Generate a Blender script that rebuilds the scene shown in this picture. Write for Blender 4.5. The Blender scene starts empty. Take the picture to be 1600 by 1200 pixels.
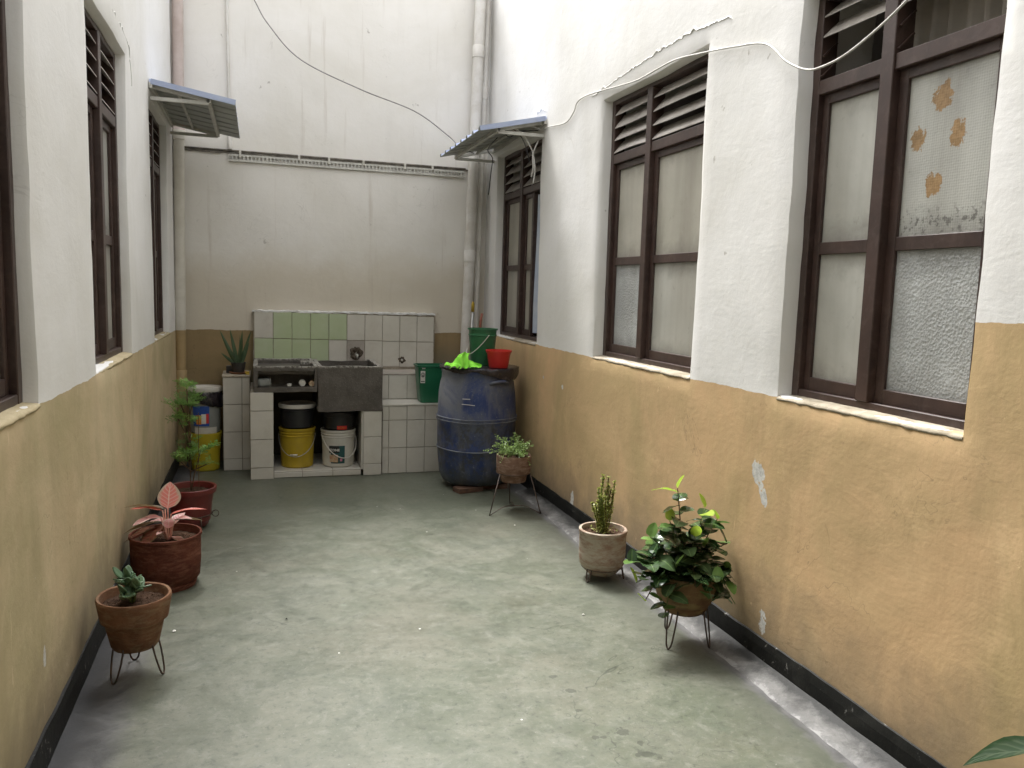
import bpy, bmesh, math, random
from mathutils import Vector, Matrix, noise
random.seed(7)
S = bpy.context.scene
COL = S.collection
R = math.radians

# ------------------------------------------------------------------ camera
r_ = Vector((0.95353683, -0.29988921, 0.02887876))
u_ = Vector((0.00704597, 0.11802618, 0.99298549))
f_ = Vector((0.30119408, 0.94664475, -0.11465532))
cam = bpy.data.cameras.new('camera')
cam.sensor_width = 36; cam.lens = 1252 / 1600 * 36; cam.clip_start = .05; cam.clip_end = 400
co = bpy.data.objects.new('camera', cam); COL.objects.link(co)
M = Matrix((r_, u_, -f_)).transposed().to_4x4(); M.translation = (0, 0, 1.35)
co.matrix_world = M
S.camera = co
# ------------------------------------------------------------------ light
SUN_EL, SUN_AZ = 63, 14        # light comes from behind the far wall, a little from the left
w = bpy.data.worlds.new('World'); S.world = w; w.use_nodes = True
nt = w.node_tree; nt.nodes.clear()
sky = nt.nodes.new('ShaderNodeTexSky'); sky.sky_type = 'NISHITA'; sky.sun_disc = False
sky.sun_elevation = R(SUN_EL); sky.sun_rotation = R(-SUN_AZ); sky.dust_density = 4; sky.air_density = 1.2
hs = nt.nodes.new('ShaderNodeHueSaturation'); hs.inputs['Saturation'].default_value = .07
bg = nt.nodes.new('ShaderNodeBackground'); bg.inputs['Strength'].default_value = .15
wo = nt.nodes.new('ShaderNodeOutputWorld')
nt.links.new(sky.outputs[0], hs.inputs['Color']); nt.links.new(hs.outputs[0], bg.inputs[0]); nt.links.new(bg.outputs[0], wo.inputs[0])
sd = bpy.data.lights.new('sun', 'SUN'); sd.energy = 1.15; sd.angle = R(13); sd.color = (1, .98, .945)
so = bpy.data.objects.new('sun', sd); COL.objects.link(so)
az = R(SUN_AZ); el = R(SUN_EL)
tosun = Vector((-math.sin(az) * math.cos(el), math.cos(az) * math.cos(el), math.sin(el)))
so.rotation_euler = tosun.to_track_quat('Z', 'Y').to_euler()
so.location = (0, 0, 12)
S.view_settings.view_transform = 'Standard'; S.view_settings.look = 'None'
S.view_settings.gamma = 1; S.view_settings.use_curve_mapping = False
S.view_settings.exposure = 2.0
S.render.engine = 'CYCLES'
S.cycles.max_bounces = 10; S.cycles.diffuse_bounces = 6

# ------------------------------------------------------------------ constants (metres)
XL, XR, YB, Y0, HW = -.576, 1.773, 6.40, -3.0, 4.4

# ------------------------------------------------------------------ materials
class Mat:
    def __init__(s, name, rough=.6, spec=.4, metal=0):
        s.m = bpy.data.materials.new(name); s.m.use_nodes = True
        s.nt = s.m.node_tree; s.b = s.nt.nodes['Principled BSDF']
        s.b.inputs['Roughness'].default_value = rough
        s.b.inputs['Specular IOR Level'].default_value = spec
        s.b.inputs['Metallic'].default_value = metal
        s.tc = s.nt.nodes.new('ShaderNodeTexCoord'); s.geo = s.nt.nodes.new('ShaderNodeNewGeometry')
        s.h = None
    def n(s, t, **k):
        x = s.nt.nodes.new(t)
        for a, v in k.items(): setattr(x, a, v)
        return x
    def l(s, a, b): s.nt.links.new(a, b)
    def co(s, sc=(1, 1, 1), world=False, loc=(0, 0, 0)):
        mp = s.n('ShaderNodeMapping'); mp.inputs['Scale'].default_value = sc; mp.inputs['Location'].default_value = loc
        s.l(s.geo.outputs['Position'] if world else s.tc.outputs['Object'], mp.inputs['Vector']); return mp.outputs[0]
    def noise(s, scale, detail=5, rough=.6, dist=0, vec=None, world=False):
        x = s.n('ShaderNodeTexNoise'); x.inputs['Scale'].default_value = scale; x.inputs['Detail'].default_value = detail
        x.inputs['Roughness'].default_value = rough; x.inputs['Distortion'].default_value = dist
        s.l(vec if vec is not None else s.co(world=world), x.inputs['Vector']); return x.outputs['Fac']
    def vor(s, scale, vec=None, world=False, feature='F1', rnd=1):
        x = s.n('ShaderNodeTexVoronoi', feature=feature); x.inputs['Scale'].default_value = scale
        x.inputs['Randomness'].default_value = rnd
        s.l(vec if vec is not None else s.co(world=world), x.inputs['Vector']); return x.outputs['Distance']
    def ramp(s, v, a, b):          # linear step a..b
        x = s.n('ShaderNodeMapRange'); x.clamp = True
        x.inputs['From Min'].default_value = a; x.inputs['From Max'].default_value = b
        s.l(v, x.inputs['Value']); return x.outputs[0]
    def math(s, op, a, b=None):
        x = s.n('ShaderNodeMath', operation=op)
        for i, v in enumerate((a, b)):
            if v is None: continue
            if isinstance(v, (int, float)): x.inputs[i].default_value = v
            else: s.l(v, x.inputs[i])
        return x.outputs[0]
    def xyz(s, world=True):
        x = s.n('ShaderNodeSeparateXYZ'); s.l(s.geo.outputs['Position'] if world else s.tc.outputs['Object'], x.inputs[0]); return x.outputs
    def mix(s, f, a, b, mode='MIX'):
        x = s.n('ShaderNodeMix', data_type='RGBA', blend_type=mode)
        if isinstance(f, (int, float)): x.inputs[0].default_value = f
        else: s.l(f, x.inputs[0])
        for i, v in ((6, a), (7, b)):
            if isinstance(v, tuple): x.inputs[i].default_value = (*v, 1)
            else: s.l(v, x.inputs[i])
        return x.outputs[2]
    def col(s, c):
        if isinstance(c, tuple): s.b.inputs['Base Color'].default_value = (*c, 1)
        else: s.l(c, s.b.inputs['Base Color'])
        return s
    def rough(s, v): s.l(v, s.b.inputs['Roughness'])
    def bump(s, h, st, dist=.01):
        x = s.n('ShaderNodeBump'); x.inputs['Strength'].default_value = st; x.inputs['Distance'].default_value = dist
        s.l(h, x.inputs['Height'])
        if s.h is not None: s.l(s.h, x.inputs['Normal'])
        s.h = x.outputs[0]; s.l(s.h, s.b.inputs['Normal'])

def plaster(name, ochre, ochre2, white=(.745, .735, .715), step=False, back=False, bare=()):
    m = Mat(name, .8, .25); W = dict(world=True); X, Y, Z = m.xyz()
    big = m.noise(.9, 6, .62, .4, **W); mid = m.noise(4.5, 8, .7, .3, **W); fine = m.noise(40, 4, .6, **W)
    streak = m.noise(1, 7, .65, .2, vec=m.co((5, 5, .55), True))
    wc = m.mix(m.ramp(big, .40, .72), white, tuple(c * k for c, k in zip(white, (.85, .84, .80))))
    wc = m.mix(m.math('MULTIPLY', m.ramp(streak, .54, .82), .30), wc, (.52, .50, .46))
    wc = m.mix(m.math('MULTIPLY', m.ramp(mid, .62, .74), .25), wc, (.45, .43, .38))
    sp = m.ramp(m.noise(14, 3, .5, **W), .735, .76)
    wc = m.mix(m.math('MULTIPLY', sp, .6), wc, (.33, .30, .26))
    oc = m.mix(m.ramp(big, .38, .66), ochre, ochre2)
    oc = m.mix(m.math('MULTIPLY', m.ramp(streak, .50, .80), .55), oc, tuple(c * .62 for c in ochre2))
    oc = m.mix(m.math('MULTIPLY', m.ramp(m.noise(2.6, 9, .72, .8, **W), .56, .70), .45), oc, tuple(min(1, c * 1.30 + .03) for c in ochre))
    oc = m.mix(m.math('MULTIPLY', m.ramp(m.noise(9, 7, .7, 1.2, **W), .63, .72), .5), oc, tuple(c * .66 for c in ochre2))
    # thin pale scuffs running down
    sc = m.math('MULTIPLY', m.ramp(m.noise(3, 5, .6, .5, vec=m.co((9, 9, 1.1), True)), .70, .735), .6)
    oc = m.mix(sc, oc, tuple(min(1, c * 1.5 + .05) for c in ochre))
    chips = m.ramp(m.noise(21, 4, .55, .3, **W), .755, .77)
    oc = m.mix(m.math('MULTIPLY', chips, .8), oc, (.62, .57, .48))
    hue = m.noise(1.5, 6, .65, .7, vec=m.co((1, 1, 1), True, (7, 3, 1)))
    oc = m.mix(m.math('MULTIPLY', m.ramp(hue, .48, .66), .6), oc, tuple(c * k for c, k in zip(ochre2, (.80, .88, .80))))
    oc = m.mix(m.math('MULTIPLY', m.ramp(hue, .50, .34), .5), oc, tuple(min(1, c * k) for c, k in zip(ochre, (1.12, 1.04, 1.05))))
    # grime rising from the floor
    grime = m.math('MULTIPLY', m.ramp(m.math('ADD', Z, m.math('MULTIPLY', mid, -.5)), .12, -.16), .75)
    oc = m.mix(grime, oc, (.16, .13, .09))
    ck = m.ramp(m.math('ABSOLUTE', m.math('SUBTRACT', m.noise(1.3, 5, .62, 1.2, **W), .5)), .0028, 0)
    ckm = m.math('MULTIPLY', ck, m.ramp(m.noise(1.9, 3, .5, vec=m.co((1, 1, 1), True, (4, 9, 2))), .54, .60))
    oc = m.mix(m.math('MULTIPLY', ckm, .4), oc, (.13, .10, .06)); wc = m.mix(m.math('MULTIPLY', ckm, .25), wc, (.36, .34, .30))
    flake = m.ramp(m.noise(5.5, 9, .78, .9, **W), .665, .68)
    oc = m.mix(m.math('MULTIPLY', flake, .55), oc, tuple(min(1, c * 1.22 + .05) for c in ochre))
    zt = 1.0
    edge = m.math('ADD', Z, m.math('MULTIPLY', m.math('SUBTRACT', m.noise(7, 4, .6, **W), .5), .022))
    if step: edge = m.math('SUBTRACT', edge, m.math('MULTIPLY', m.math('LESS_THAN', Y, 1.7), .307))
    msk = m.math('GREATER_THAN', edge, zt)
    if back:
        # thin tan wash left above the dado, uneven upper edge
        e2 = m.math('ADD', Z, m.math('MULTIPLY', m.math('SUBTRACT', m.noise(2.2, 5, .6, .6, **W), .5), .5))
        wc = m.mix(m.math('MULTIPLY', m.ramp(e2, 1.66, 1.36), .62), wc, (.55, .47, .34))
        wc = m.mix(m.math('MULTIPLY', m.ramp(e2, 2.5, 1.3), .28), wc, (.48, .45, .38))
        # rust runs under the rail
        rr = m.math('MULTIPLY', m.ramp(m.noise(3, 4, .6, vec=m.co((7, 7, .35), True)), .60, .75), .4)
        wc = m.mix(rr, wc, (.46, .40, .33))
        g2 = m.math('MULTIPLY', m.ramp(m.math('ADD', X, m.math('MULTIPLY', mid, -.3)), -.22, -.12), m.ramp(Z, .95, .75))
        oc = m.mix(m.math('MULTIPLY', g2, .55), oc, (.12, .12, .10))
    wob = m.math('MULTIPLY', m.math('SUBTRACT', m.noise(19, 7, .7, .6, **W), .5), 5.5); fl = m.noise(38, 5, .7, .3, **W)
    cc = m.mix(msk, oc, wc)
    for (py, pz, ry, rz, sk) in bare:
        a = m.math('DIVIDE', m.math('SUBTRACT', m.math('ADD', Y, m.math('MULTIPLY', m.math('SUBTRACT', Z, pz), sk)), py), ry)
        b = m.math('DIVIDE', m.math('SUBTRACT', Z, pz), rz)
        q = m.math('ADD', m.math('ADD', m.math('MULTIPLY', a, a), m.math('MULTIPLY', b, b)), wob)
        cc = m.mix(m.math('MULTIPLY', m.ramp(q, 1.10, .98), m.ramp(fl, .34, .42)), cc, m.mix(m.ramp(fl, .45, .62), (.62, .61, .58), (.42, .41, .39)))
    m.col(cc); m.bump(flake, .25, .003); m.bump(ckm, -.4, .003)
    m.bump(mid, .25, .010); m.bump(m.noise(11, 6, .65, .5, **W), .22, .005); m.bump(fine, .2, .0015)
    # trowel strokes
    m.bump(m.noise(6, 4, .6, 1.0, vec=m.co((1, 1, 3.2), True)), .12, .006)
    return m.m

M_right = plaster('ochre and white plaster right', (.57, .395, .215), (.49, .345, .185), step=True, bare=((2.525, .705, .042, .040, -.2), (2.485, .635, .020, .050, -.4), (2.435, .155, .022, .045, 0), (4.33, .12, .022, .06, 0), (4.55, .78, .012, .012, 0), (4.9, .80, .010, .010, 0)))
M_left = plaster('ochre and white plaster left', (.53, .43, .27), (.44, .35, .205), bare=((2.42, .30, .014, .028, 0),))
M_back = plaster('white plaster back', (.30, .22, .115), (.25, .185, .095), white=(.78, .755, .71), back=True)

def simple(name, c, c2=None, rough=.6, spec=.4, sc=8, lo=.4, hi=.65, b=.3, bd=.003, metal=0, bs=None, dirt=0, dirtc=(.12, .09, .06), world=False):
    m = Mat(name, rough, spec, metal)
    n = m.noise(sc, 6, .65, .3, world=world)
    c_ = m.mix(m.ramp(n, lo, hi), c, c2 or tuple(k * .7 for k in c))
    if dirt: c_ = m.mix(m.math('MULTIPLY', m.ramp(m.noise(sc * 2.3, 7, .75, .6, world=world), .5, .68), dirt), c_, dirtc)
    m.col(c_)
    if b: m.bump(m.noise(bs or sc * 5, 5, .6, world=world), b, bd)
    return m.m

M_floor = None
def floor_mat():
    m = Mat('green grey polished cement', .42, .5); W = dict(world=True); X, Y, Z = m.xyz()
    big = m.noise(.8, 5, .6, .6, **W); mid = m.noise(3.2, 10, .74, 1.0, **W); f = m.noise(13, 9, .75, .8, **W)
    fine = m.noise(34, 8, .75, .2, **W); warm = m.noise(1.3, 6, .65, .2, vec=m.co((1, 1, 1), True, (5, 2, 0)))
    c = m.mix(m.ramp(big, .34, .66), (.088, .100, .068), (.112, .119, .090))
    c = m.mix(m.math('MULTIPLY', m.ramp(mid, .45, .62), .60), c, (.150, .150, .112))
    c = m.mix(m.math('MULTIPLY', m.ramp(m.noise(2.3, 10, .76, .3, **W), .50, .64), .5), c, (.068, .080, .060))
    c = m.mix(m.math('MULTIPLY', m.ramp(warm, .50, .66), .45), c, (.118, .108, .078))
    c = m.mix(m.math('MULTIPLY', m.ramp(f, .53, .64), .38), c, (.180, .182, .152))
    c = m.mix(m.math('MULTIPLY', m.ramp(f, .47, .36), .40), c, (.066, .073, .056))
    c = m.mix(m.math('MULTIPLY', m.ramp(fine, .54, .64), .55), c, (.042, .047, .035))
    c = m.mix(m.math('MULTIPLY', m.ramp(fine, .45, .36), .45), c, (.175, .178, .145))
    c = m.mix(m.math('MULTIPLY', m.ramp(m.math('ADD', Y, m.math('MULTIPLY', mid, 2)), 5.0, 7.4), .5), c, (.072, .084, .058))
    for (px, py, rx, ry) in ((1.01, 2.41, .018, .016), (.985, 2.28, .010, .010), (1.072, 2.13, .020, .022), (1.10, 2.06, .014, .012), (1.085, 2.00, .030, .014), (.975, 2.12, .013, .012), (1.00, 2.115, .012, .008), (.985, 2.52, .016, .012), (1.12, 1.975, .010, .008)):
        a = m.math('DIVIDE', m.math('SUBTRACT', X, px), rx); b = m.math('DIVIDE', m.math('SUBTRACT', Y, py), ry)
        q = m.math('ADD', m.math('ADD', m.math('MULTIPLY', a, a), m.math('MULTIPLY', b, b)), m.math('MULTIPLY', m.math('SUBTRACT', m.noise(60, 4, .6, **W), .5), 4))
        c = m.mix(m.math('MULTIPLY', m.ramp(q, 1.1, .8), .7), c, (.045, .05, .035))
    crk = m.ramp(m.math('ABSOLUTE', m.math('SUBTRACT', m.math('ADD', X, m.math('MULTIPLY', m.math('SUBTRACT', m.noise(6, 6, .7, **W), .5), .05)), 1.640)), .007, .002)
    c = m.mix(m.math('MULTIPLY', crk, m.math('MULTIPLY', m.math('LESS_THAN', Y, 5.0), .85)), c, (.02, .02, .018))
    # swirling trowel marks and grit
    c = m.mix(m.math('MULTIPLY', m.ramp(m.noise(5, 8, .75, 1.4, **W), .58, .70), .28), c, (.19, .192, .155))
    c = m.mix(m.math('MULTIPLY', m.ramp(m.noise(120, 3, .6, **W), .66, .72), .5), c, (.035, .038, .03))
    c = m.mix(m.math('MULTIPLY', m.ramp(m.noise(85, 3, .6, vec=m.co((1, 1, 1), True, (3, 1, 0))), .70, .74), .45), c, (.30, .30, .27))
    # dirt plus a painted dark shadow strip beside the right fillet
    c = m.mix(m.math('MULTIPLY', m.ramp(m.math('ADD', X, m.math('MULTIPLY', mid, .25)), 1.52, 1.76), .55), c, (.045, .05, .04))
    # scratches
    s1 = m.ramp(m.math('ABSOLUTE', m.math('SUBTRACT', m.noise(.9, 4, .6, 1.6, **W), .5)), .0022, 0)
    c = m.mix(m.math('MULTIPLY', m.math('MULTIPLY', s1, m.ramp(m.noise(1.2, 2, .5, **W), .5, .58)), .8), c, (.035, .04, .03))
    # dark damp spots
    v = m.vor(3.3, **W); msk = m.math('MULTIPLY', m.ramp(m.math('ADD', v, m.math('MULTIPLY', f, .12)), .115, .10), m.ramp(m.noise(.9, 2, .5, **W), .53, .56))
    c = m.mix(m.math('MULTIPLY', msk, .65), c, (.15, .17, .13))
    # pale specks
    v2 = m.vor(9, **W); c = m.mix(m.math('MULTIPLY', m.ramp(v2, .045, .032), m.ramp(m.noise(4, 2, .5, **W), .55, .58)), c, (.7, .7, .66))
    # grey unpainted cement along both walls
    ex = m.math('ADD', X, m.math('MULTIPLY', m.math('SUBTRACT', f, .5), .10))
    le = m.ramp(ex, -.36, -.44); re = m.ramp(ex, 1.61, 1.65)
    gy = m.mix(m.ramp(mid, .4, .62), (.065, .065, .065), (.15, .148, .148))
    c = m.mix(m.math('MULTIPLY', le, .9), c, gy); c = m.mix(re, c, gy)
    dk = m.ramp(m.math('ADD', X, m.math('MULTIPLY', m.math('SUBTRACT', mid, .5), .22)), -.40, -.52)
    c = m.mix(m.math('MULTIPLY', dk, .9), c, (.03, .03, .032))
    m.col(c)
    m.rough(m.ramp(m.math('ADD', mid, m.math('MULTIPLY', f, .6)), -.1, 1.9))
    m.bump(mid, .2, .005); m.bump(f, .22, .003); m.bump(m.noise(70, 4, .6, **W), .12, .001)
    return m.m
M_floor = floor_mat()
M_strip = simple('bare grey cement', (.125, .122, .118), (.050, .050, .048), .6, .4, 7, .36, .60, .6, .006, world=True, dirt=.35, dirtc=(.26, .26, .25))
def black_mat():
    m = Mat('black painted skirting', .6, .25)
    c = m.mix(m.ramp(m.noise(6, 8, .7, .5, world=True), .50, .68), (.007, .007, .006), (.022, .022, .019))
    c = m.mix(m.math('MULTIPLY', m.ramp(m.noise(22, 6, .7, .5, world=True), .63, .70), .8), c, (.28, .27, .25))
    m.col(c); m.bump(m.noise(12, 8, .7, world=True), .4, .006); return m.m
def fillet_mat():
    m = Mat('grey cement fillet with black paint', .55, .4); W = dict(world=True); X, Y, Z = m.xyz()
    n = m.noise(6, 8, .72, .5, **W); n2 = m.noise(30, 6, .7, .3, **W)
    c = m.mix(m.ramp(n, .38, .62), (.135, .132, .126), (.070, .068, .065))
    c = m.mix(m.math('MULTIPLY', m.ramp(n2, .52, .66), .4), c, (.22, .215, .21))
    c = m.mix(m.math('MULTIPLY', m.ramp(n2, .44, .34), .5), c, (.04, .04, .038))
    e = m.math('ADD', X, m.math('ADD', m.math('MULTIPLY', m.math('SUBTRACT', n, .5), .16), m.math('MULTIPLY', m.math('SUBTRACT', n2, .5), .05)))
    c = m.mix(m.math('MULTIPLY', m.ramp(e, 1.695, 1.74), .93), c, (.009, .009, .008))
    c = m.mix(m.math('MULTIPLY', m.ramp(e, 1.662, 1.654), .6), c, (.26, .255, .25))
    m.col(c); m.bump(n, .4, .008); m.bump(n2, .4, .003); return m.m
M_fillet = fillet_mat()
M_black = black_mat()
M_brown = simple('dark brown painted wood', (.058, .034, .027), (.036, .021, .017), .42, .5, 6, .4, .65, .25, .002, dirt=.35, dirtc=(.12, .09, .075))
M_sill = simple('rough sill cement', (.44, .385, .30), (.29, .25, .185), .85, .2, 9, .4, .62, .6, .008, dirt=.3)
M_sill_y = simple('ochre painted sill', (.50, .42, .27), (.40, .33, .20), .8, .2, 7, .4, .65, .5, .006, dirt=.2)
M_room = simple('dim room plaster', (.10, .085, .07), (.06, .05, .04), .9, .1, 1, .4, .6, 0)

def glass_mat(name, base, base2, stain_shade, pattern=0, mould=False, spec=.5, rough=.28, glue=()):
    m = Mat(name, rough, spec)
    n = m.noise(3, 6, .65, .4, world=True); st = m.noise(1, 4, .6, .3, vec=m.co((5, 5, .5), True))
    c = m.mix(m.ramp(n, .38, .66), base, base2)
    c = m.mix(m.math('MULTIPLY', m.ramp(st, .42, .72), .7), c, stain_shade)  # vertical smears, plus painted soft shadows of curtain folds behind the glass
    Zz = m.xyz()[2]; nn = m.math('MULTIPLY', m.math('SUBTRACT', m.noise(9, 6, .7, .5, world=True), .5), .22)
    for zc, sgn in ((2.05, 1), (1.515, 1), (1.55, -1), (1.06, -1)):
        dq = m.math('MULTIPLY', m.math('SUBTRACT', Zz, zc), sgn); dq = m.math('ADD', dq, nn)
        c = m.mix(m.math('MULTIPLY', m.math('MULTIPLY', m.ramp(dq, -.085, .03), m.math('LESS_THAN', m.math('MULTIPLY', m.math('SUBTRACT', Zz, zc), sgn), .017)), .6), c, tuple(k * .45 for k in stain_shade))
    c = m.mix(m.math('MULTIPLY', m.ramp(m.noise(26, 5, .7, .2, world=True), .62, .72), .35), c, tuple(k * .6 for k in stain_shade))
    if mould:
        Z = m.xyz()[2]
        band = m.math('MULTIPLY', m.ramp(m.math('ABSOLUTE', m.math('SUBTRACT', Z, 1.585)), .055, .02), m.ramp(m.noise(45, 5, .7, world=True), .53, .58))
        c = m.mix(m.math('MULTIPLY', band, .8), c, (.10, .095, .085))
    for (gy, gz, ry, rz) in glue:
        Y_ = m.xyz()[1]; a = m.math('DIVIDE', m.math('SUBTRACT', Y_, gy), ry); b = m.math('DIVIDE', m.math('SUBTRACT', Zz, gz), rz)
        q = m.math('ADD', m.math('ADD', m.math('MULTIPLY', a, a), m.math('MULTIPLY', b, b)), m.math('MULTIPLY', m.math('SUBTRACT', m.noise(38, 6, .72, .4, world=True), .5), 5.5))
        tone = m.mix(m.ramp(m.noise(50, 4, .6, world=True), .4, .6), (.33, .20, .085), (.24, .14, .05))
        c = m.mix(m.math('MULTIPLY', m.ramp(q, 1.05, .92), .93), c, tone)
    m.col(c)
    if pattern == 1:
        m.bump(m.vor(105, world=True), .5, .004); m.bump(m.noise(70, 3, .6, 2.5, world=True), .5, .004)
    elif pattern == 2:
        m.bump(m.vor(130, world=True, rnd=.2), .5, .0016)
    else: m.bump(m.noise(90, 3, .6, world=True), .12, .001)
    return m.m
M_gl = glass_mat('frosted dusty glass', (.46, .455, .41), (.38, .375, .335), (.28, .26, .22))
M_gl_warm = glass_mat('yellowed frosted glass', (.42, .40, .34), (.34, .325, .27), (.25, .23, .19))
M_gl_pat = glass_mat('patterned obscure glass', (.42, .43, .42), (.32, .33, .32), (.26, .26, .24), 1, rough=.2, spec=.7)
M_gl_dot = glass_mat('dotted obscure glass', (.46, .46, .42), (.38, .38, .35), (.24, .23, .2), 2, True)
M_gl_glue = glass_mat('dotted glass with brown glue residue', (.46, .46, .42), (.38, .38, .35), (.24, .23, .2), 2, True, glue=((1.891, 1.941, .036, .038), (1.828, 1.827, .026, .037), (1.972, 1.83, .028, .036), (1.903, 1.695, .032, .034)))
M_lou = glass_mat('dusty louvre glass', (.42, .385, .345), (.32, .295, .265), (.18, .155, .13), 0, rough=.4)
M_lou_rib = glass_mat('ribbed louvre glass', (.36, .34, .31), (.28, .265, .24), (.16, .14, .12), 2, rough=.35)
M_glue = simple('brown glue residue', (.36, .22, .085), (.28, .17, .065), .75, .2, 30, .4, .6, .3, .002)
M_curt = simple('grey net curtain', (.62, .58, .52), (.48, .45, .40), .9, .1, 5, .4, .65, .2, .002)
M_curt_b = simple('pale blue cotton curtain', (.50, .54, .60), (.40, .45, .55), .9, .1, 4, .4, .6, .2, .002)
M_pipe = simple('off white drain pipe', (.66, .64, .60), (.55, .52, .47), .5, .4, 4, .4, .65, .15, .002, dirt=.3, dirtc=(.4, .35, .28), world=True)
def pipe_l():
    m = Mat('cream and brown painted pipe', .55, .35); Z = m.xyz()[2]; n = m.noise(5, 6, .65, .3, world=True)
    a = m.mix(m.ramp(n, .4, .65), (.60, .57, .50), (.50, .47, .40))
    b = m.mix(m.ramp(n, .4, .65), (.44, .36, .32), (.54, .46, .42))
    o = m.mix(m.ramp(n, .4, .65), (.36, .26, .13), (.30, .22, .11))
    c = m.mix(m.math('GREATER_THAN', Z, 2.42), a, b); c = m.mix(m.math('LESS_THAN', Z, 1.0), c, o)
    m.col(c); m.bump(n, .1, .003); return m.m
M_pipe_l = pipe_l()
M_cable = simple('white cable', (.60, .585, .55), (.50, .48, .44), .5, .4, 20, .4, .6, 0)
M_cable_g = simple('grey cable', (.30, .28, .27), (.22, .20, .19), .6, .3, 20, .4, .6, 0)
M_cable_d = simple('dark cable', (.04, .04, .04), (.06, .06, .06), .5, .4, 20, .4, .6, 0)
M_sheet = simple('blue painted roofing sheet', (.30, .35, .50), (.38, .43, .56), .4, .5, 4, .4, .65, .1, .002, metal=.2, dirt=.25, dirtc=(.5, .5, .5))
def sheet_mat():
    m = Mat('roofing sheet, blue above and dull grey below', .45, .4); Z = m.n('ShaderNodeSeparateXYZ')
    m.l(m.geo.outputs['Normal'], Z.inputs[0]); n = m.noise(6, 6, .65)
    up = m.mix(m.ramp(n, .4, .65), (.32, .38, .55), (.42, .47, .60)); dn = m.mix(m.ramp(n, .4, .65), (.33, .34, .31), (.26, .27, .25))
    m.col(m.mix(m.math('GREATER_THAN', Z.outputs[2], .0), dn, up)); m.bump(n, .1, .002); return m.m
M_sheet2 = sheet_mat()
M_steel = simple('pale painted steel', (.55, .54, .49), (.44, .43, .39), .5, .4, 8, .4, .65, .15, .001, dirt=.2)
M_wire = simple('rusty black wire', (.055, .038, .03), (.10, .06, .04), .55, .5, 30, .45, .6, .2, .001)
M_tile_w = simple('cream glazed tile', (.58, .555, .49), (.52, .495, .43), .28, .5, 3, .4, .65, .05, .002, dirt=.16, dirtc=(.30, .24, .17), world=True)
M_tile_g = simple('green glazed tile', (.40, .47, .28), (.44, .50, .33), .3, .5, 4, .4, .62, .05, .002, dirt=.15, dirtc=(.45, .48, .35), world=True)
M_tile_d = simple('stained pinkish tile', (.44, .39, .34), (.34, .31, .27), .35, .4, 5, .4, .62, .05, .002, dirt=.4, dirtc=(.16, .13, .10), world=True)
M_grout = simple('dirty grout', (.38, .34, .275), (.25, .215, .165), .9, .1, 14, .4, .6, .4, .004, world=True)
def conc_mat():
    m = Mat('dark wet terrazzo concrete', .6, .4)
    c = m.mix(m.ramp(m.noise(7, 8, .7, .3, world=True), .4, .65), (.075, .066, .055), (.125, .11, .092))
    c = m.mix(m.ramp(m.vor(75, world=True), .16, .10), c, (.24, .22, .19))
    Z = m.xyz()[2]
    e = m.math('MULTIPLY', m.ramp(Z, .776, .787), m.ramp(m.noise(42, 5, .7, world=True), .43, .55))
    c = m.mix(m.math('MULTIPLY', e, .75), c, (.46, .44, .39))
    m.col(c); m.bump(m.noise(60, 6, .7, world=True), .6, .004); m.bump(m.vor(90, world=True), .3, .003); return m.m
M_conc = conc_mat()
def pot_mat(name, a, b, crust, amt=.5, sc=9, lo=.48, hi=.6):
    m = Mat(name, .85, .2)
    c = m.mix(m.ramp(m.noise(sc, 7, .7, .4), .4, .65), a, b)
    c = m.mix(m.math('MULTIPLY', m.ramp(m.noise(1, 8, .75, .4, vec=m.co((sc * 1.2, sc * 1.2, sc * 4))), lo, hi), amt), c, crust)
    c = m.mix(m.math('MULTIPLY', m.ramp(m.noise(sc * 4, 5, .7), .55, .7), .3), c, tuple(k * .5 for k in b))
    m.col(c); m.bump(m.noise(sc * 6, 6, .7), .5, .003); m.bump(m.noise(sc, 4, .6, vec=m.co((2, 2, 14))), .4, .004); return m.m
M_pot1 = pot_mat('weathered brown terracotta', (.21, .105, .058), (.12, .058, .032), (.28, .20, .12), .55)
M_pot2 = pot_mat('dark red brown clay', (.12, .038, .022), (.085, .026, .016), (.27, .12, .08), .4)
M_pot3 = simple('dark red plastic', (.17, .026, .022), (.13, .02, .018), .35, .5, 5, .4, .6, .05, .001, dirt=.2)
M_pot4 = pot_mat('lime crusted pinkish clay', (.33, .22, .16), (.25, .16, .12), (.44, .40, .32), .8, 8, .42, .55)
M_pot5 = pot_mat('mossy terracotta', (.19, .115, .06), (.11, .065, .036), (.25, .20, .09), .6)
M_potA = pot_mat('stained brown clay', (.19, .115, .08), (.13, .075, .05), (.36, .25, .19), .6)
M_pot_dk = simple('dark plastic pot', (.035, .033, .03), (.055, .05, .045), .5, .4, 9, .4, .6, .1, .001)
M_sauc = simple('terracotta saucer', (.32, .16, .09), (.24, .12, .07), .8, .2, 9, .4, .6, .2, .002)
M_soil = simple('dark potting soil', (.055, .032, .02), (.10, .06, .04), 1, .1, 30, .4, .6, 1, .012)

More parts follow.
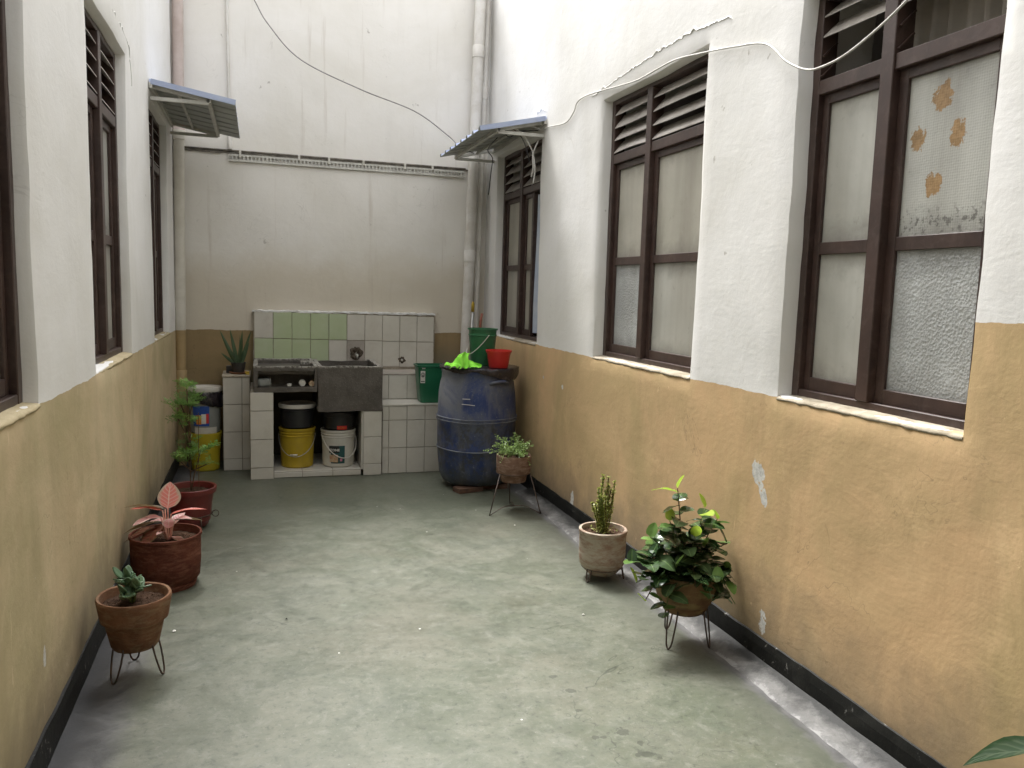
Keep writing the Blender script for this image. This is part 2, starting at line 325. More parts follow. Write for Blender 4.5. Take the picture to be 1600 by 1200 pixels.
def leaf_mat(name, a, b, rough=.4, trans=.3, sc=12, edge=None):
    m = Mat(name, rough, .5)
    oi = m.n('ShaderNodeObjectInfo')
    c = m.mix(oi.outputs['Random'], a, b)
    c = m.mix(m.math('MULTIPLY', m.ramp(m.noise(sc, 4, .6), .45, .65), .4), c, tuple(k * .6 for k in a))
    if edge:   # paler midrib
        U = m.tc.outputs['UV']; s_ = m.n('ShaderNodeSeparateXYZ'); m.l(U, s_.inputs[0])
        r = m.ramp(m.math('ABSOLUTE', m.math('SUBTRACT', s_.outputs[0], .5)), .05, .02)
        c = m.mix(m.math('MULTIPLY', r, .7), c, edge)
    m.col(c)
    try: m.b.inputs['Subsurface Weight'].default_value = 0
    except Exception: pass
    t = m.n('ShaderNodeBsdfTranslucent'); m.l(c, t.inputs[0]) if not isinstance(c, tuple) else None
    mx = m.n('ShaderNodeMixShader'); mx.inputs[0].default_value = trans
    out = m.nt.nodes['Material Output']; m.l(m.b.outputs[0], mx.inputs[1]); m.l(t.outputs[0], mx.inputs[2]); m.l(mx.outputs[0], out.inputs[0])
    return m.m
M_lf_dark = leaf_mat('glossy dark green leaf', (.028, .062, .022), (.085, .13, .055), .18, .2, 14, (.16, .24, .09))
M_lf_new = leaf_mat('young lime leaf', (.34, .52, .05), (.50, .62, .10), .35, .45, 14)
M_lf_mid = leaf_mat('mid green leaf', (.09, .18, .04), (.16, .28, .06), .35, .25)
M_lf_jade = leaf_mat('grey green jade leaf', (.085, .155, .085), (.17, .26, .15), .3, .1)
M_lf_ara = leaf_mat('fresh green aralia leaflet', (.20, .38, .07), (.30, .48, .12), .45, .35)
M_lf_ara_d = leaf_mat('darker aralia leaflet', (.13, .27, .055), (.20, .34, .09), .45, .3)
M_lf_wisp = leaf_mat('pale green tiny leaf', (.20, .32, .09), (.30, .42, .14), .45, .3)
M_lf_yel = leaf_mat('yellow green tiny leaf', (.28, .33, .07), (.42, .44, .13), .45, .3)
M_lf_sn = leaf_mat('snake plant leaf', (.045, .085, .04), (.075, .12, .055), .35, .1, 25, (.10, .15, .08))
M_lf_olive = leaf_mat('olive brown leaf', (.13, .09, .035), (.18, .12, .05), .35, .3)
def varieg(name, pink, pale, dark, k=.5):
    m = Mat(name, .35, .5); s_ = m.n('ShaderNodeSeparateXYZ'); m.l(m.tc.outputs['UV'], s_.inputs[0])
    du = m.math('ABSOLUTE', m.math('SUBTRACT', s_.outputs[0], .5))
    # herringbone side veins rising from the midrib
    wv = m.math('SINE', m.math('MULTIPLY', m.math('SUBTRACT', s_.outputs[1], m.math('MULTIPLY', du, .55)), 44))
    nz = m.noise(22, 4, .6, .5)
    c = m.mix(m.math('MULTIPLY', m.ramp(wv, .25, .9), k), pink, pale)
    c = m.mix(m.math('MULTIPLY', m.ramp(m.math('ADD', m.math('ADD', du, m.math('MULTIPLY', nz, .35)), m.math('MULTIPLY', s_.outputs[1], .12)), .55, .68), .8), c, dark)
    c = m.mix(m.ramp(du, .035, .015), c, pale)
    m.col(c); m.bump(wv, .3, .002)
    t = m.n('ShaderNodeBsdfTranslucent'); m.l(c, t.inputs[0]); mx = m.n('ShaderNodeMixShader'); mx.inputs[0].default_value = .3
    m.l(m.b.outputs[0], mx.inputs[1]); m.l(t.outputs[0], mx.inputs[2]); m.l(mx.outputs[0], m.nt.nodes['Material Output'].inputs[0]); return m.m
M_pk1 = varieg('pink leaf with cream veins', (.80, .27, .24), (.86, .64, .55), (.58, .56, .42), .45)
M_pk2 = varieg('coral red leaf', (.74, .19, .14), (.85, .32, .25), (.45, .10, .07), .5)
M_pk3 = varieg('pale pink leaf', (.80, .38, .38), (.85, .66, .60), (.70, .62, .50), .7)
M_pk4 = varieg('dull brown pink leaf', (.33, .12, .08), (.26, .16, .09), (.14, .12, .05), .5)
M_r4 = varieg('silver variegated green leaf', (.085, .14, .085), (.19, .25, .17), (.035, .085, .03), .6)
M_stem_g = simple('green stem', (.12, .18, .05), (.16, .20, .08), .5, .4, 20, .4, .6, 0)
M_stem_b = simple('brown stem', (.12, .075, .04), (.08, .05, .03), .7, .3, 20, .4, .6, 0)
M_stem_p = simple('pink stem', (.62, .28, .22), (.70, .45, .34), .5, .4, 20, .4, .6, 0)
M_blue = None
def barrel_mat():
    m = Mat('scuffed blue plastic', .45, .45); X, Y, Z = m.xyz(False)
    n = m.noise(5, 8, .72, .5); n2 = m.noise(16, 8, .75, .3)
    c = m.mix(m.ramp(n, .4, .62), (.020, .038, .13), (.045, .065, .15))
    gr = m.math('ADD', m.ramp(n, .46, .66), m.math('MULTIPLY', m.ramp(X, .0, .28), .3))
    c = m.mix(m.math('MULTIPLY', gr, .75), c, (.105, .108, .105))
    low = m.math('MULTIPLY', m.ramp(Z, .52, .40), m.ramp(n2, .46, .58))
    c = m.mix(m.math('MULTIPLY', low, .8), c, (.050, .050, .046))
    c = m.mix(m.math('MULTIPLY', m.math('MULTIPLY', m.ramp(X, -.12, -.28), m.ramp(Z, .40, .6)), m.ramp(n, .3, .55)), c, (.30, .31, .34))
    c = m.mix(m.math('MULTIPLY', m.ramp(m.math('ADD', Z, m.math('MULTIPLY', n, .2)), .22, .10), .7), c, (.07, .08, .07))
    c = m.mix(m.math('MULTIPLY', m.ramp(m.noise(45, 6, .8), .58, .68), .5), c, (.26, .28, .31))
    c = m.mix(m.math('MULTIPLY', m.ramp(m.noise(1, 6, .7, .3, vec=m.co((9, 9, 1.5))), .5, .66), .4), c, (.17, .175, .18))
    m.col(c); m.bump(n2, .2, .003)
    m.rough(m.ramp(n2, -.1, 1.3)); return m.m
M_blue = barrel_mat()
M_ring = simple('pale scuffed rib', (.26, .28, .31), (.12, .13, .16), .6, .3, 9, .4, .6, .2, .002)
M_film = simple('black plastic film', (.014, .011, .014), (.025, .02, .024), .25, .6, 8, .4, .6, .6, .01)
M_lime = simple('lime green cloth', (.26, .66, .07), (.19, .54, .05), .9, .1, 9, .4, .6, .3, .003)
M_grn_b = simple('green plastic bucket', (.025, .13, .055), (.035, .15, .07), .35, .5, 5, .4, .65, .05, .001, dirt=.2)
M_grn_bin = simple('bottle green plastic', (.012, .12, .055), (.016, .135, .065), .35, .5, 5, .4, .65, .03, .001)
M_red = simple('red plastic', (.55, .028, .022), (.48, .02, .018), .35, .5, 5, .4, .65, .03, .001)
M_yel = simple('yellow plastic', (.44, .31, .02), (.37, .26, .018), .38, .5, 5, .4, .65, .04, .001, dirt=.25, dirtc=(.30, .22, .06))
M_yel2 = simple('dull yellow plastic', (.44, .35, .02), (.37, .30, .02), .45, .4, 5, .4, .65, .04, .001, dirt=.25, dirtc=(.25, .2, .05))
M_whp = simple('off white plastic', (.58, .56, .50), (.50, .48, .42), .4, .5, 5, .4, .65, .04, .001, dirt=.25, dirtc=(.35, .31, .25))
M_gryp = simple('grey plastic', (.24, .25, .23), (.20, .21, .19), .45, .4, 5, .4, .65, .04, .001, dirt=.2)
M_blkp = simple('black plastic', (.02, .02, .022), (.03, .03, .03), .35, .5, 5, .4, .65, .04, .001)
M_brick = simple('dull red brick', (.13, .075, .05), (.09, .055, .04), .9, .2, 20, .4, .6, .5, .004)
M_teal = simple('dark teal label', (.02, .075, .075), (.025, .085, .085), .5, .4, 20, .4, .6, 0)
M_lblw = simple('white label', (.66, .65, .60), (.60, .58, .52), .5, .4, 20, .4, .6, 0)
M_lblk = simple('black print', (.02, .02, .02), (.03, .03, .03), .5, .4, 20, .4, .6, 0)
M_lred = simple('red print', (.60, .04, .03), (.5, .035, .03), .5, .4, 20, .4, .6, 0)
M_lblu = simple('blue print', (.02, .08, .33), (.02, .06, .28), .5, .4, 20, .4, .6, 0)
M_lor = simple('orange print', (.65, .22, .03), (.5, .16, .03), .5, .4, 20, .4, .6, 0)
M_lpink = simple('pink print', (.70, .28, .36), (.6, .2, .3), .5, .4, 20, .4, .6, 0)
M_beige = simple('pale photo print', (.55, .46, .30), (.45, .22, .12), .5, .4, 60, .4, .6, 0)
M_wood_r = simple('red brown broom handle', (.30, .11, .07), (.24, .09, .06), .5, .4, 14, .4, .6, .1, .001)
M_wood_y = simple('yellow tipped handle paint', (.50, .34, .04), (.40, .27, .03), .5, .4, 14, .4, .6, .1, .001)
M_alu = simple('worn aluminium', (.48, .48, .46), (.38, .38, .36), .4, .5, 14, .4, .6, .1, .001, metal=.6)
M_patch = simple('bare white plaster patch', (.66, .65, .61), (.52, .50, .46), .9, .15, 28, .4, .6, .7, .006, world=True)
M_mort = simple('broken dark mortar', (.09, .07, .052), (.20, .165, .125), .95, .1, 45, .42, .6, 1, .02, world=True)
M_white_r = simple('chipped white plaster', (.74, .735, .715), (.62, .61, .58), .85, .2, 12, .4, .65, .6, .006, world=True)
M_ledge = simple('grimy ledge shadow line', (.22, .20, .17), (.12, .11, .095), .9, .1, 18, .4, .6, .6, .006, world=True)

# ------------------------------------------------------------------ mesh helpers
def link(name, me, mat, parent=None, loc=None, mw=None, smooth=False):
    if mat and not me.materials: me.materials.append(mat)
    o = bpy.data.objects.new(name, me); COL.objects.link(o)
    if parent: o.parent = parent
    if loc: o.location = loc
    if mw is not None: o.matrix_basis = mw
    if smooth:
        for p in me.polygons: p.use_smooth = True
    return o
def mesh(verts, faces, smooth=False, name='m'):
    me = bpy.data.meshes.new(name); me.from_pydata([tuple(v) for v in verts], [], faces); me.update()
    if smooth:
        for p in me.polygons: p.use_smooth = True
    return me
def tag(o, label, cat, group=None):
    o['label'] = label; o['category'] = cat
    if group: o['group'] = group
    return o
def empty(name, loc, label, cat, group=None, rz=0):
    o = bpy.data.objects.new(name, None); COL.objects.link(o); o.location = loc; o.rotation_euler.z = rz
    o.empty_display_size = .1
    return tag(o, label, cat, group)
class MB:
    def __init__(s): s.v = []; s.f = []
    def add(s, v, f):
        k = len(s.v); s.v += [Vector(p) for p in v]; s.f += [tuple(i + k for i in q) for q in f]
    def box(s, a, b, m=None):
        x0, y0, z0 = a; x1, y1, z1 = b
        v = [Vector(p) for p in ((x0, y0, z0), (x1, y0, z0), (x1, y1, z0), (x0, y1, z0), (x0, y0, z1), (x1, y0, z1), (x1, y1, z1), (x0, y1, z1))]
        if m: v = [m @ p for p in v]
        s.add(v, [(0, 3, 2, 1), (4, 5, 6, 7), (0, 1, 5, 4), (1, 2, 6, 5), (2, 3, 7, 6), (3, 0, 4, 7)])
    def bar(s, p, q, wd, ht):
        p = Vector(p); q = Vector(q); d = (q - p); L = d.length
        m = Matrix.Translation(p) @ d.to_track_quat('X', 'Z').to_matrix().to_4x4()
        s.box((0, -wd / 2, -ht / 2), (L, wd / 2, ht / 2), m)
    def tube(s, pts, r, n=8, cap=True):
        pts = [Vector(p) for p in pts]; k = len(s.v); up = Vector((.13, .27, .95))
        rs = r if isinstance(r, (list, tuple)) else [r] * len(pts)
        pn = None
        for i, p in enumerate(pts):
            t = (pts[min(i + 1, len(pts) - 1)] - pts[max(i - 1, 0)]).normalized()
            if pn is None:
                a = t.cross(up); a = a if a.length > .01 else t.cross(Vector((1, 0, 0)))
                a.normalize()
            else: a = (pn - t * pn.dot(t)).normalized()
            pn = a; b = t.cross(a)
            for j in range(n):
                th = 2 * math.pi * j / n; s.v.append(p + (a * math.cos(th) + b * math.sin(th)) * rs[i])
        for i in range(len(pts) - 1):
            for j in range(n):
                s.f.append((k + i * n + j, k + i * n + (j + 1) % n, k + (i + 1) * n + (j + 1) % n, k + (i + 1) * n + j))
        if cap:
            s.f.append(tuple(k + j for j in range(n))[::-1]); s.f.append(tuple(k + (len(pts) - 1) * n + j for j in range(n)))
    def lathe(s, prof, n=40, wob=0, seed=0, c=(0, 0, 0), sx=1, sy=1):
        k = len(s.v)
        for i, (r, z) in enumerate(prof):
            for j in range(n):
                th = 2 * math.pi * j / n; x, y = math.cos(th), math.sin(th)
                rr = r + (wob * noise.noise(Vector((x * 2 + seed, y * 2, z * 9))) if r > .001 else 0)
                s.v.append(Vector((x * rr * sx + c[0], y * rr * sy + c[1], z + c[2])))
        for i in range(len(prof) - 1):
            for j in range(n):
                s.f.append((k + i * n + j, k + i * n + (j + 1) % n, k + (i + 1) * n + (j + 1) % n, k + (i + 1) * n + j))
    def grid(s, nu, nv, fn):
        k = len(s.v)
        for i in range(nu + 1):
            for j in range(nv + 1): s.v.append(Vector(fn(i / nu, j / nv)))
        for i in range(nu):
            for j in range(nv):
                a = k + i * (nv + 1) + j; s.f.append((a, a + nv + 1, a + nv + 2, a + 1))
    def put(s, name, mat, parent=None, smooth=False, loc=None, mw=None, bevel=0, fix=False, auto=False):
        me = mesh(s.v, s.f)
        if bevel or fix:
            bm = bmesh.new(); bm.from_mesh(me)
            bmesh.ops.recalc_face_normals(bm, faces=bm.faces)
            if bevel: bmesh.ops.bevel(bm, geom=list(bm.edges), offset=bevel, segments=1, affect='EDGES', clamp_overlap=True)
            bm.to_mesh(me); bm.free()
        if smooth:
            for p in me.polygons: p.use_smooth = True
        if auto:
            me.polygons.foreach_set('use_smooth', [True] * len(me.polygons))
            try: me.set_sharp_from_angle(angle=R(auto))
            except Exception: pass
        return link(name, me, mat, parent, loc, mw)
def rough_box(a, b, step=.03, amp=.003, seed=0, freq=9):
    """box whose faces are subdivided and whose surface wanders a little"""
    bm = bmesh.new(); bmesh.ops.create_cube(bm, size=1)
    c = [(a[i] + b[i]) / 2 for i in range(3)]; d = [abs(b[i] - a[i]) for i in range(3)]
    for v in bm.verts: v.co = Vector([c[i] + v.co[i] * d[i] for i in range(3)])
    for ax in range(3):
        k = int(d[ax] / step)
        for i in range(1, k):
            p = [0, 0, 0]; p[ax] = min(a[ax], b[ax]) + d[ax] * i / k
            no = [0, 0, 0]; no[ax] = 1
            bmesh.ops.bisect_plane(bm, geom=bm.verts[:] + bm.edges[:] + bm.faces[:], plane_co=p, plane_no=no)
    for v in bm.verts:
        q = v.co * freq + Vector((seed, 0, 0)); v.co += Vector((noise.noise(q), noise.noise(q + Vector((31, 7, 3))), noise.noise(q + Vector((5, 57, 11))))) * amp
    v = [x.co.copy() for x in bm.verts]; bm.verts.index_update(); f = [tuple(x.index for x in q.verts) for q in bm.faces]; bm.free()
    return v, f
def spline(pts, n=8):
    P = [Vector(p) for p in pts]; out = []
    P = [P[0] * 2 - P[1]] + P + [P[-1] * 2 - P[-2]]
    for i in range(1, len(P) - 2):
        for k in range(n):
            t = k / n; a, b, c, d = P[i - 1:i + 3]
            out.append(.5 * ((2 * b) + (c - a) * t + (2 * a - 5 * b + 4 * c - d) * t * t + (3 * b - a - 3 * c + d) * t ** 3))
    out.append(P[-2]); return out
def struct(name, mb, mat, **k):
    o = mb.put(name, mat, **k); o['kind'] = 'structure'; return o

# ------------------------------------------------------------------ ground and floor
g = MB(); g.grid(4, 4, lambda a, b: (-30 + 60 * a, -30 + 60 * b, -.03)); struct('ground', g, M_strip)
g = MB()
g.grid(60, 190, lambda a, b: (XL - .02 + (XR - XL + .04) * a, Y0 + (YB + .05 - Y0) * b,
       .0025 * noise.noise(Vector((a * 5, b * 18, 0))) + .001 * noise.noise(Vector((a * 20, b * 70, 3)))))
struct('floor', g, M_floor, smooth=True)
g = MB()   # bare cement fillet along the right wall, its lip broken
def fil(a, b):
    y = Y0 + (5.05 - Y0) * a
    lip = 1.648 + .016 * noise.noise(Vector((y * 3.1, 0, 0))) + .007 * noise.noise(Vector((y * 17, 2, 0)))
    x = lip + (XR - .004 - lip) * b
    z = (-.006, .0075, .012, .017, .022, .028)[int(round(b * 5))] + .002 * noise.noise(Vector((x * 9, y * 9, 5)))
    return (x, y, z)
g.grid(330, 5, fil); struct('floor_edge_fillet', g, M_fillet, fix=True, smooth=True)

# ------------------------------------------------------------------ walls with real openings
def wall_mesh(P, u0, u1, z0, z1, opens, amp=.006, step=.055, seed=0, thick=.30):
    def lines(a, b, extra):
        n = int((b - a) / step); L = [a + (b - a) * i / n for i in range(n + 1)]
        L = [x for x in L if all(abs(x - e) > step * .35 for e in extra)] + list(extra)
        return sorted(L)
    us = lines(u0, u1, sorted({o[i] for o in opens for i in (0, 1)}))
    zs = lines(z0, z1, sorted({o[i] for o in opens for i in (2, 3)}))
    verts = []; faces = []; idx = {}
    def inside(u, z): return any(o[0] < u < o[1] and o[2] < z < o[3] for o in opens)
    def onedge(u, z): return any(o[0] - 1e-6 <= u <= o[1] + 1e-6 and o[2] - 1e-6 <= z <= o[3] + 1e-6 for o in opens)
    def jit(u, z):
        q = Vector((u * 7 + seed, z * 7, 0)); r2 = Vector((u * 2.1 + seed, z * 2.1, 4))
        return (.007 * noise.noise(q) + .010 * noise.noise(r2), .007 * noise.noise(q + Vector((9, 9, 9))) + .008 * noise.noise(r2 + Vector((3, 8, 1))))
    def dd(u, z):
        return amp * noise.noise(Vector((u * 1.1 + seed, z * 1.1, 0))) * 1.4 + amp * .45 * noise.noise(Vector((u * 5 + seed, z * 5, 2))) + amp * .2 * noise.noise(Vector((u * 16, z * 16 + seed, 7)))
    def vid(i, j, lay=0):
        k = (i, j, lay)
        if k not in idx:
            u, z = us[i], zs[j]; ju, jz = jit(u, z)
            if i in (0, len(us) - 1): ju = 0
            d = dd(u, z)
            if lay == 0 and onedge(u, z): d += .006
            if lay: d = (0, .02, .08, thick)[lay]
            if lay:   # step towards the opening slightly so the arris is round
                o = next(o for o in opens if o[0] - 1e-6 <= u <= o[1] + 1e-6 and o[2] - 1e-6 <= z <= o[3] + 1e-6)
                cu, cz = (o[0] + o[1]) / 2, (o[2] + o[3]) / 2
                ju += .006 * (1 if cu > u else -1) * (abs(u - o[0]) < 1e-6 or abs(u - o[1]) < 1e-6)
                jz += .006 * (1 if cz > z else -1) * (abs(z - o[2]) < 1e-6 or abs(z - o[3]) < 1e-6)
            idx[k] = len(verts); verts.append(P(u + ju, z + jz, d))
        return idx[k]
    for i in range(len(us) - 1):
        for j in range(len(zs) - 1):
            if inside((us[i] + us[i + 1]) / 2, (zs[j] + zs[j + 1]) / 2): continue
            faces.append((vid(i, j), vid(i + 1, j), vid(i + 1, j + 1), vid(i, j + 1)))
    for o in opens:
        i0, i1, j0, j1 = us.index(o[0]), us.index(o[1]), zs.index(o[2]), zs.index(o[3])
        ring = [(i, j0) for i in range(i0, i1)] + [(i1, j) for j in range(j0, j1)] + [(i, j1) for i in range(i1, i0, -1)] + [(i0, j) for j in range(j1, j0, -1)]
        for k in range(len(ring)):
            a, b = ring[k], ring[(k + 1) % len(ring)]
            for l in range(3):
                faces.append((vid(*a, l), vid(*b, l), vid(*b, l + 1), vid(*a, l + 1)))
    # back skin and outer edges so the wall is solid
    k = len(verts)
    verts += [P(u0, z0, 0), P(u1, z0, 0), P(u1, z1, 0), P(u0, z1, 0), P(u0, z0, thick), P(u1, z0, thick), P(u1, z1, thick), P(u0, z1, thick)]
    faces += [(k, k + 1, k + 5, k + 4), (k + 1, k + 2, k + 6, k + 5), (k + 2, k + 3, k + 7, k + 6), (k + 3, k, k + 4, k + 7)]
    me = mesh(verts, faces); bm = bmesh.new(); bm.from_mesh(me); bmesh.ops.recalc_face_normals(bm, faces=bm.faces); bm.to_mesh(me); bm.free()
    for p in me.polygons: p.use_smooth = True
    me.set_sharp_from_angle(angle=R(50))
    return me
PR = lambda u, z, d: Vector((XR + d, u, z))
PL = lambda u, z, d: Vector((XL - d, u, z))
PB = lambda u, z, d: Vector((u, YB + d, z))
ZB, ZT = 1.0, 2.385
WR = [(1.632, 2.436), (3.050, 4.112), (5.085, 6.120)]
WL = [(1.640, 2.490), (3.285, 4.222), (5.060, 5.960)]
near_r = (-.4, .6)
right_wall = link('side_wall', wall_mesh(PR, Y0, YB, -.02, HW, [(a, b, ZB, ZT) for a, b in WR], seed=3), M_right)
tag(right_wall, 'right courtyard wall, white above bright ochre, three brown windows', 'wall', 'courtyard walls')
left_wall = link('side_wall', wall_mesh(PL, Y0, 6.30, -.02, HW, [(a, b, ZB, ZT) for a, b in WL], seed=41), M_left)
tag(left_wall, 'left courtyard wall, white above yellow ochre, seen at a sharp angle', 'wall', 'courtyard walls')
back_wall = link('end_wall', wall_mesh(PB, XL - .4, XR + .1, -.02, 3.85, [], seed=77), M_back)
tag(back_wall, 'tall white end wall behind the laundry sink with tan dado', 'wall', 'courtyard walls')
for w__ in (right_wall, left_wall, back_wall): w__['kind'] = 'thing'
g = MB(); g.box((XL - .3, Y0 - .3, -.02), (XR + .3, Y0, HW)); o = g.put('end_wall', M_left); o['kind'] = 'thing'
tag(o, 'plain plaster wall closing the courtyard behind the viewer', 'wall', 'courtyard walls')
g = MB(); g.box((XL - .3, Y0 - .3, 3.3), (XR + .3, .5, 3.45)); tag(g.put('roof_slab', M_left), 'concrete roof slab over the passage above the viewer', 'roof')['kind'] = 'thing'
# closing return behind the left pipe, and the dark rooms
g = MB(); g.box((XL - .41, 6.30 - .002, -.02), (XL - .36, YB, HW)); struct('wall_return', g, M_back)
for sx, X0 in ((1, XR), (-1, XL)):
    g = MB(); a = X0 + sx * .302; b = X0 + sx * 2.6
    x0, x1 = min(a, b), max(a, b)
    g.box((b - sx * 0, Y0, -.02), (b + sx * .1, YB, 3.0)); g.box((x0, Y0, 2.9), (x1, YB, 3.0)); g.box((x0, Y0, -.02), (x1, YB, .0))
    g.box((x0, Y0 - .1, -.02), (x1, Y0, 3.0)); g.box((x0, YB, -.02), (x1, YB + .1, 3.0)); g.box((x0, 2.72, 0), (x1, 2.8, 2.9)); g.box((x0, 4.6, 0), (x1, 4.68, 2.9))
    struct('room_interior', g, M_room)

# skirtings
def skirting(wall, P, u0, u1, h=.105, seed=0):
    g = MB()
    def fn(a, b):
        u = u0 + (u1 - u0) * a; q = noise.noise(Vector((u * 4 + seed, b * 3, 1)))
        prof = [(-.009, -.015), (-.010, .03), (-.009, .07), (-.006, h - .004), (.006, h - .001)][int(round(b * 4))]
        return P(u, prof[1] + (.004 * noise.noise(Vector((u * 9 + seed, 0, 0))) + .005 * noise.noise(Vector((u * 2.2, seed, 0))) if b > .6 else 0), prof[0] + .004 * q)
    g.grid(int((u1 - u0) / .04), 4, fn); return g.put('skirting', M_black, wall, fix=True)
skirting(right_wall, PR, Y0, 5.72, seed=2); skirting(left_wall, PL, Y0, 6.28, seed=8)

# ------------------------------------------------------------------ windows (wall > window > pane, louvre, sash, sill)
def window(wall, P, u0, u1, side, key):
    F = .060 if side > 0 else .045               # frame set back from the plaster face
    um = (u0 + u1) / 2 + {'r1': .045, 'r2': .080, 'r3': .06}.get(key, .03); zt = 2.065
    j = .012                                      # frame tucked into the plaster
    def B(g, a, b, c, d, e, f):
        p = P(a, c, e); q = P(b, d, f)
        g.box([min(p[i], q[i]) for i in range(3)], [max(p[i], q[i]) for i in range(3)])
    g = MB(); D = F + .065
    B(g, u0 - j, u0 + .038, ZB - j, ZT + j, F, D); B(g, u1 - .038, u1 + j, ZB - j, ZT + j, F, D)
    B(g, u0 + .038, u1 - .038, ZT - .028, ZT + j, F, D); B(g, u0 + .038, u1 - .038, ZB - j, ZB + .035, F + .002, D)
    B(g, um - .027, um + .027, ZB + .035, ZT - .028, F - .006, D)
    for a, b in ((u0 + .038, um - .027), (um + .027, u1 - .038)): B(g, a, b, zt - .018, zt + .030, F + .001, D)
    win = g.put('window', M_brown, wall, bevel=.0025)
    cols = ((u0 + .038, um - .027), (um + .027, u1 - .038))
    for ci, (a, b) in enumerate(cols):
        if key == 'r3' and ci == 0: a2, b2 = a + .32, b      # near sash slid aside, curtain showing
        else: a2, b2 = a, b
        s = MB(); d0, d1 = F + .022, F + .05
        zl, zh = ZB + .035, zt - .018
        w_ = .030 if ci else .036
        B(s, a2, a2 + w_, zl, zh, d0, d1); B(s, b2 - w_, b2, zl, zh, d0, d1)
        B(s, a2 + w_, b2 - w_, zl, zl + .045, d0, d1); B(s, a2 + w_, b2 - w_, zh - .032, zh, d0, d1)
        zm = 1.528
        B(s, a2 + w_, b2 - w_, zm - .021, zm + .021, d0 + .001, d1)
        s.put('sash', M_brown, win, bevel=.002)
        for k, (z0, z1) in enumerate(((zl + .045, zm - .021), (zm + .021, zh - .032))):
            mt = M_gl
            if key == 'r1': mt = (M_gl_pat, M_gl_glue)[k] if ci == 0 else M_gl
            if key == 'r2': mt = M_gl_pat if (ci == 1 and k == 0) else (M_gl_warm if k else M_gl)
            if key == 'r3': mt = M_gl_warm
            if key[0] == 'l': mt = M_gl_dot if k else M_gl
            q = MB(); B(q, a2 + w_, b2 - w_, z0, z1, F + .034, F + .039)
            q.put('pane', mt, win)
        # louvre blades
        n = 4; zz0, zz1 = zt + .03, ZT - .028; ph = (zz1 - zz0) / n
        for k in range(n):
            if key == 'r1' and k < 2: 
                # empty blade clips only
                for e in (a + .006, b - .006):
                    q = MB(); p0 = P(e, zz0 + ph * k + .012, F + .004); p1 = P(e, zz0 + ph * k + .062, F + .055)
                    q.bar(p0, p1, .010, .006); q.put('louvre_clip', M_brown, win)
                continue
            z = zz0 + ph * k + .008; th = {'r2': 50, 'r3': 52, 'r1': 44}.get(key, 44) + random.uniform(-4, 4)
            Lb = .086; dx = Lb * math.cos(R(th)); dz = Lb * math.sin(R(th))
            sag = random.uniform(-.004, .006)
            q = MB(); t = .0045
            q.grid(6, 1, lambda s_, v_: P(a + .004 + (b - a - .008) * s_, z + dz * v_ + sag * math.sin(math.pi * s_), F + .001 + dx * v_))
            n0 = len(q.v); top = [Vector(v) + P(0, 0, 0) * 0 + Vector((0, 0, t)) for v in q.v]
            fc = list(q.f); q.v += top; q.f += [tuple(i + n0 for i in f[::-1]) for f in fc]
            q.f += [(i * 2, i * 2 + 2, n0 + i * 2 + 2, n0 + i * 2) for i in range(6)] + [(i * 2 + 3, i * 2 + 1, n0 + i * 2 + 1, n0 + i * 2 + 3) for i in range(6)]
            q.put('louvre', M_lou_rib if (key == 'r1' and ci == 0) else M_lou, win, fix=True)
    # sill
    s = MB()
    def sf(a, b):
        u = u0 + .002 + (u1 - u0 - .004) * a; k = int(round(b * 5))
        d, z = [(.012, -.010), (.001, -.008), (.000, -.001), (.007, .004), (.04, .008), (.085, .014)][k]
        rr = .004 * noise.noise(Vector((u * 11, k * .8, 3))) + .003 * noise.noise(Vector((u * 31, k, 7)))
        return P(u, ZB + z + (rr if k < 5 else 0), d + rr * .8)
    s.grid(44, 5, sf); s.put('sill', M_sill if side > 0 else M_sill_y, win, smooth=True, fix=True)
    return win
wins = {}
for k, (a, b) in enumerate(WR): wins['r%d' % (k + 1)] = window(right_wall, PR, a, b, 1, 'r%d' % (k + 1))
for k, (a, b) in enumerate(WL): wins['l%d' % (k + 1)] = window(left_wall, PL, a, b, -1, 'l%d' % (k + 1))
# glue patches on the nearest right pane
def blob(P, cu, cz, ru, rz, d, seed, n=26, rough=.25, thick=.0015, dome=0):
    v = []; f = []
    for lay, dd_ in ((0, d), (1, d - thick)):
        for i in range(n):
            t = 2 * math.pi * i / n
            k = 1 + rough * noise.noise(Vector((math.cos(t) * 1.6 + seed, math.sin(t) * 1.6, seed))) * 2 + rough * .5 * noise.noise(Vector((math.cos(t) * 6 + seed, math.sin(t) * 6, 1)))
            s_ = (1, .93)[lay]
            v.append(P(cu + ru * k * math.cos(t) * s_, cz + rz * k * math.sin(t) * s_, dd_))
    v.append(P(cu, cz, d - thick - dome)); c = len(v) - 1
    f = [(i, (i + 1) % n, n + (i + 1) % n, n + i) for i in range(n)] + [(n + i, n + (i + 1) % n, c) for i in range(n)]
    g = MB(); g.add(v, f); return g
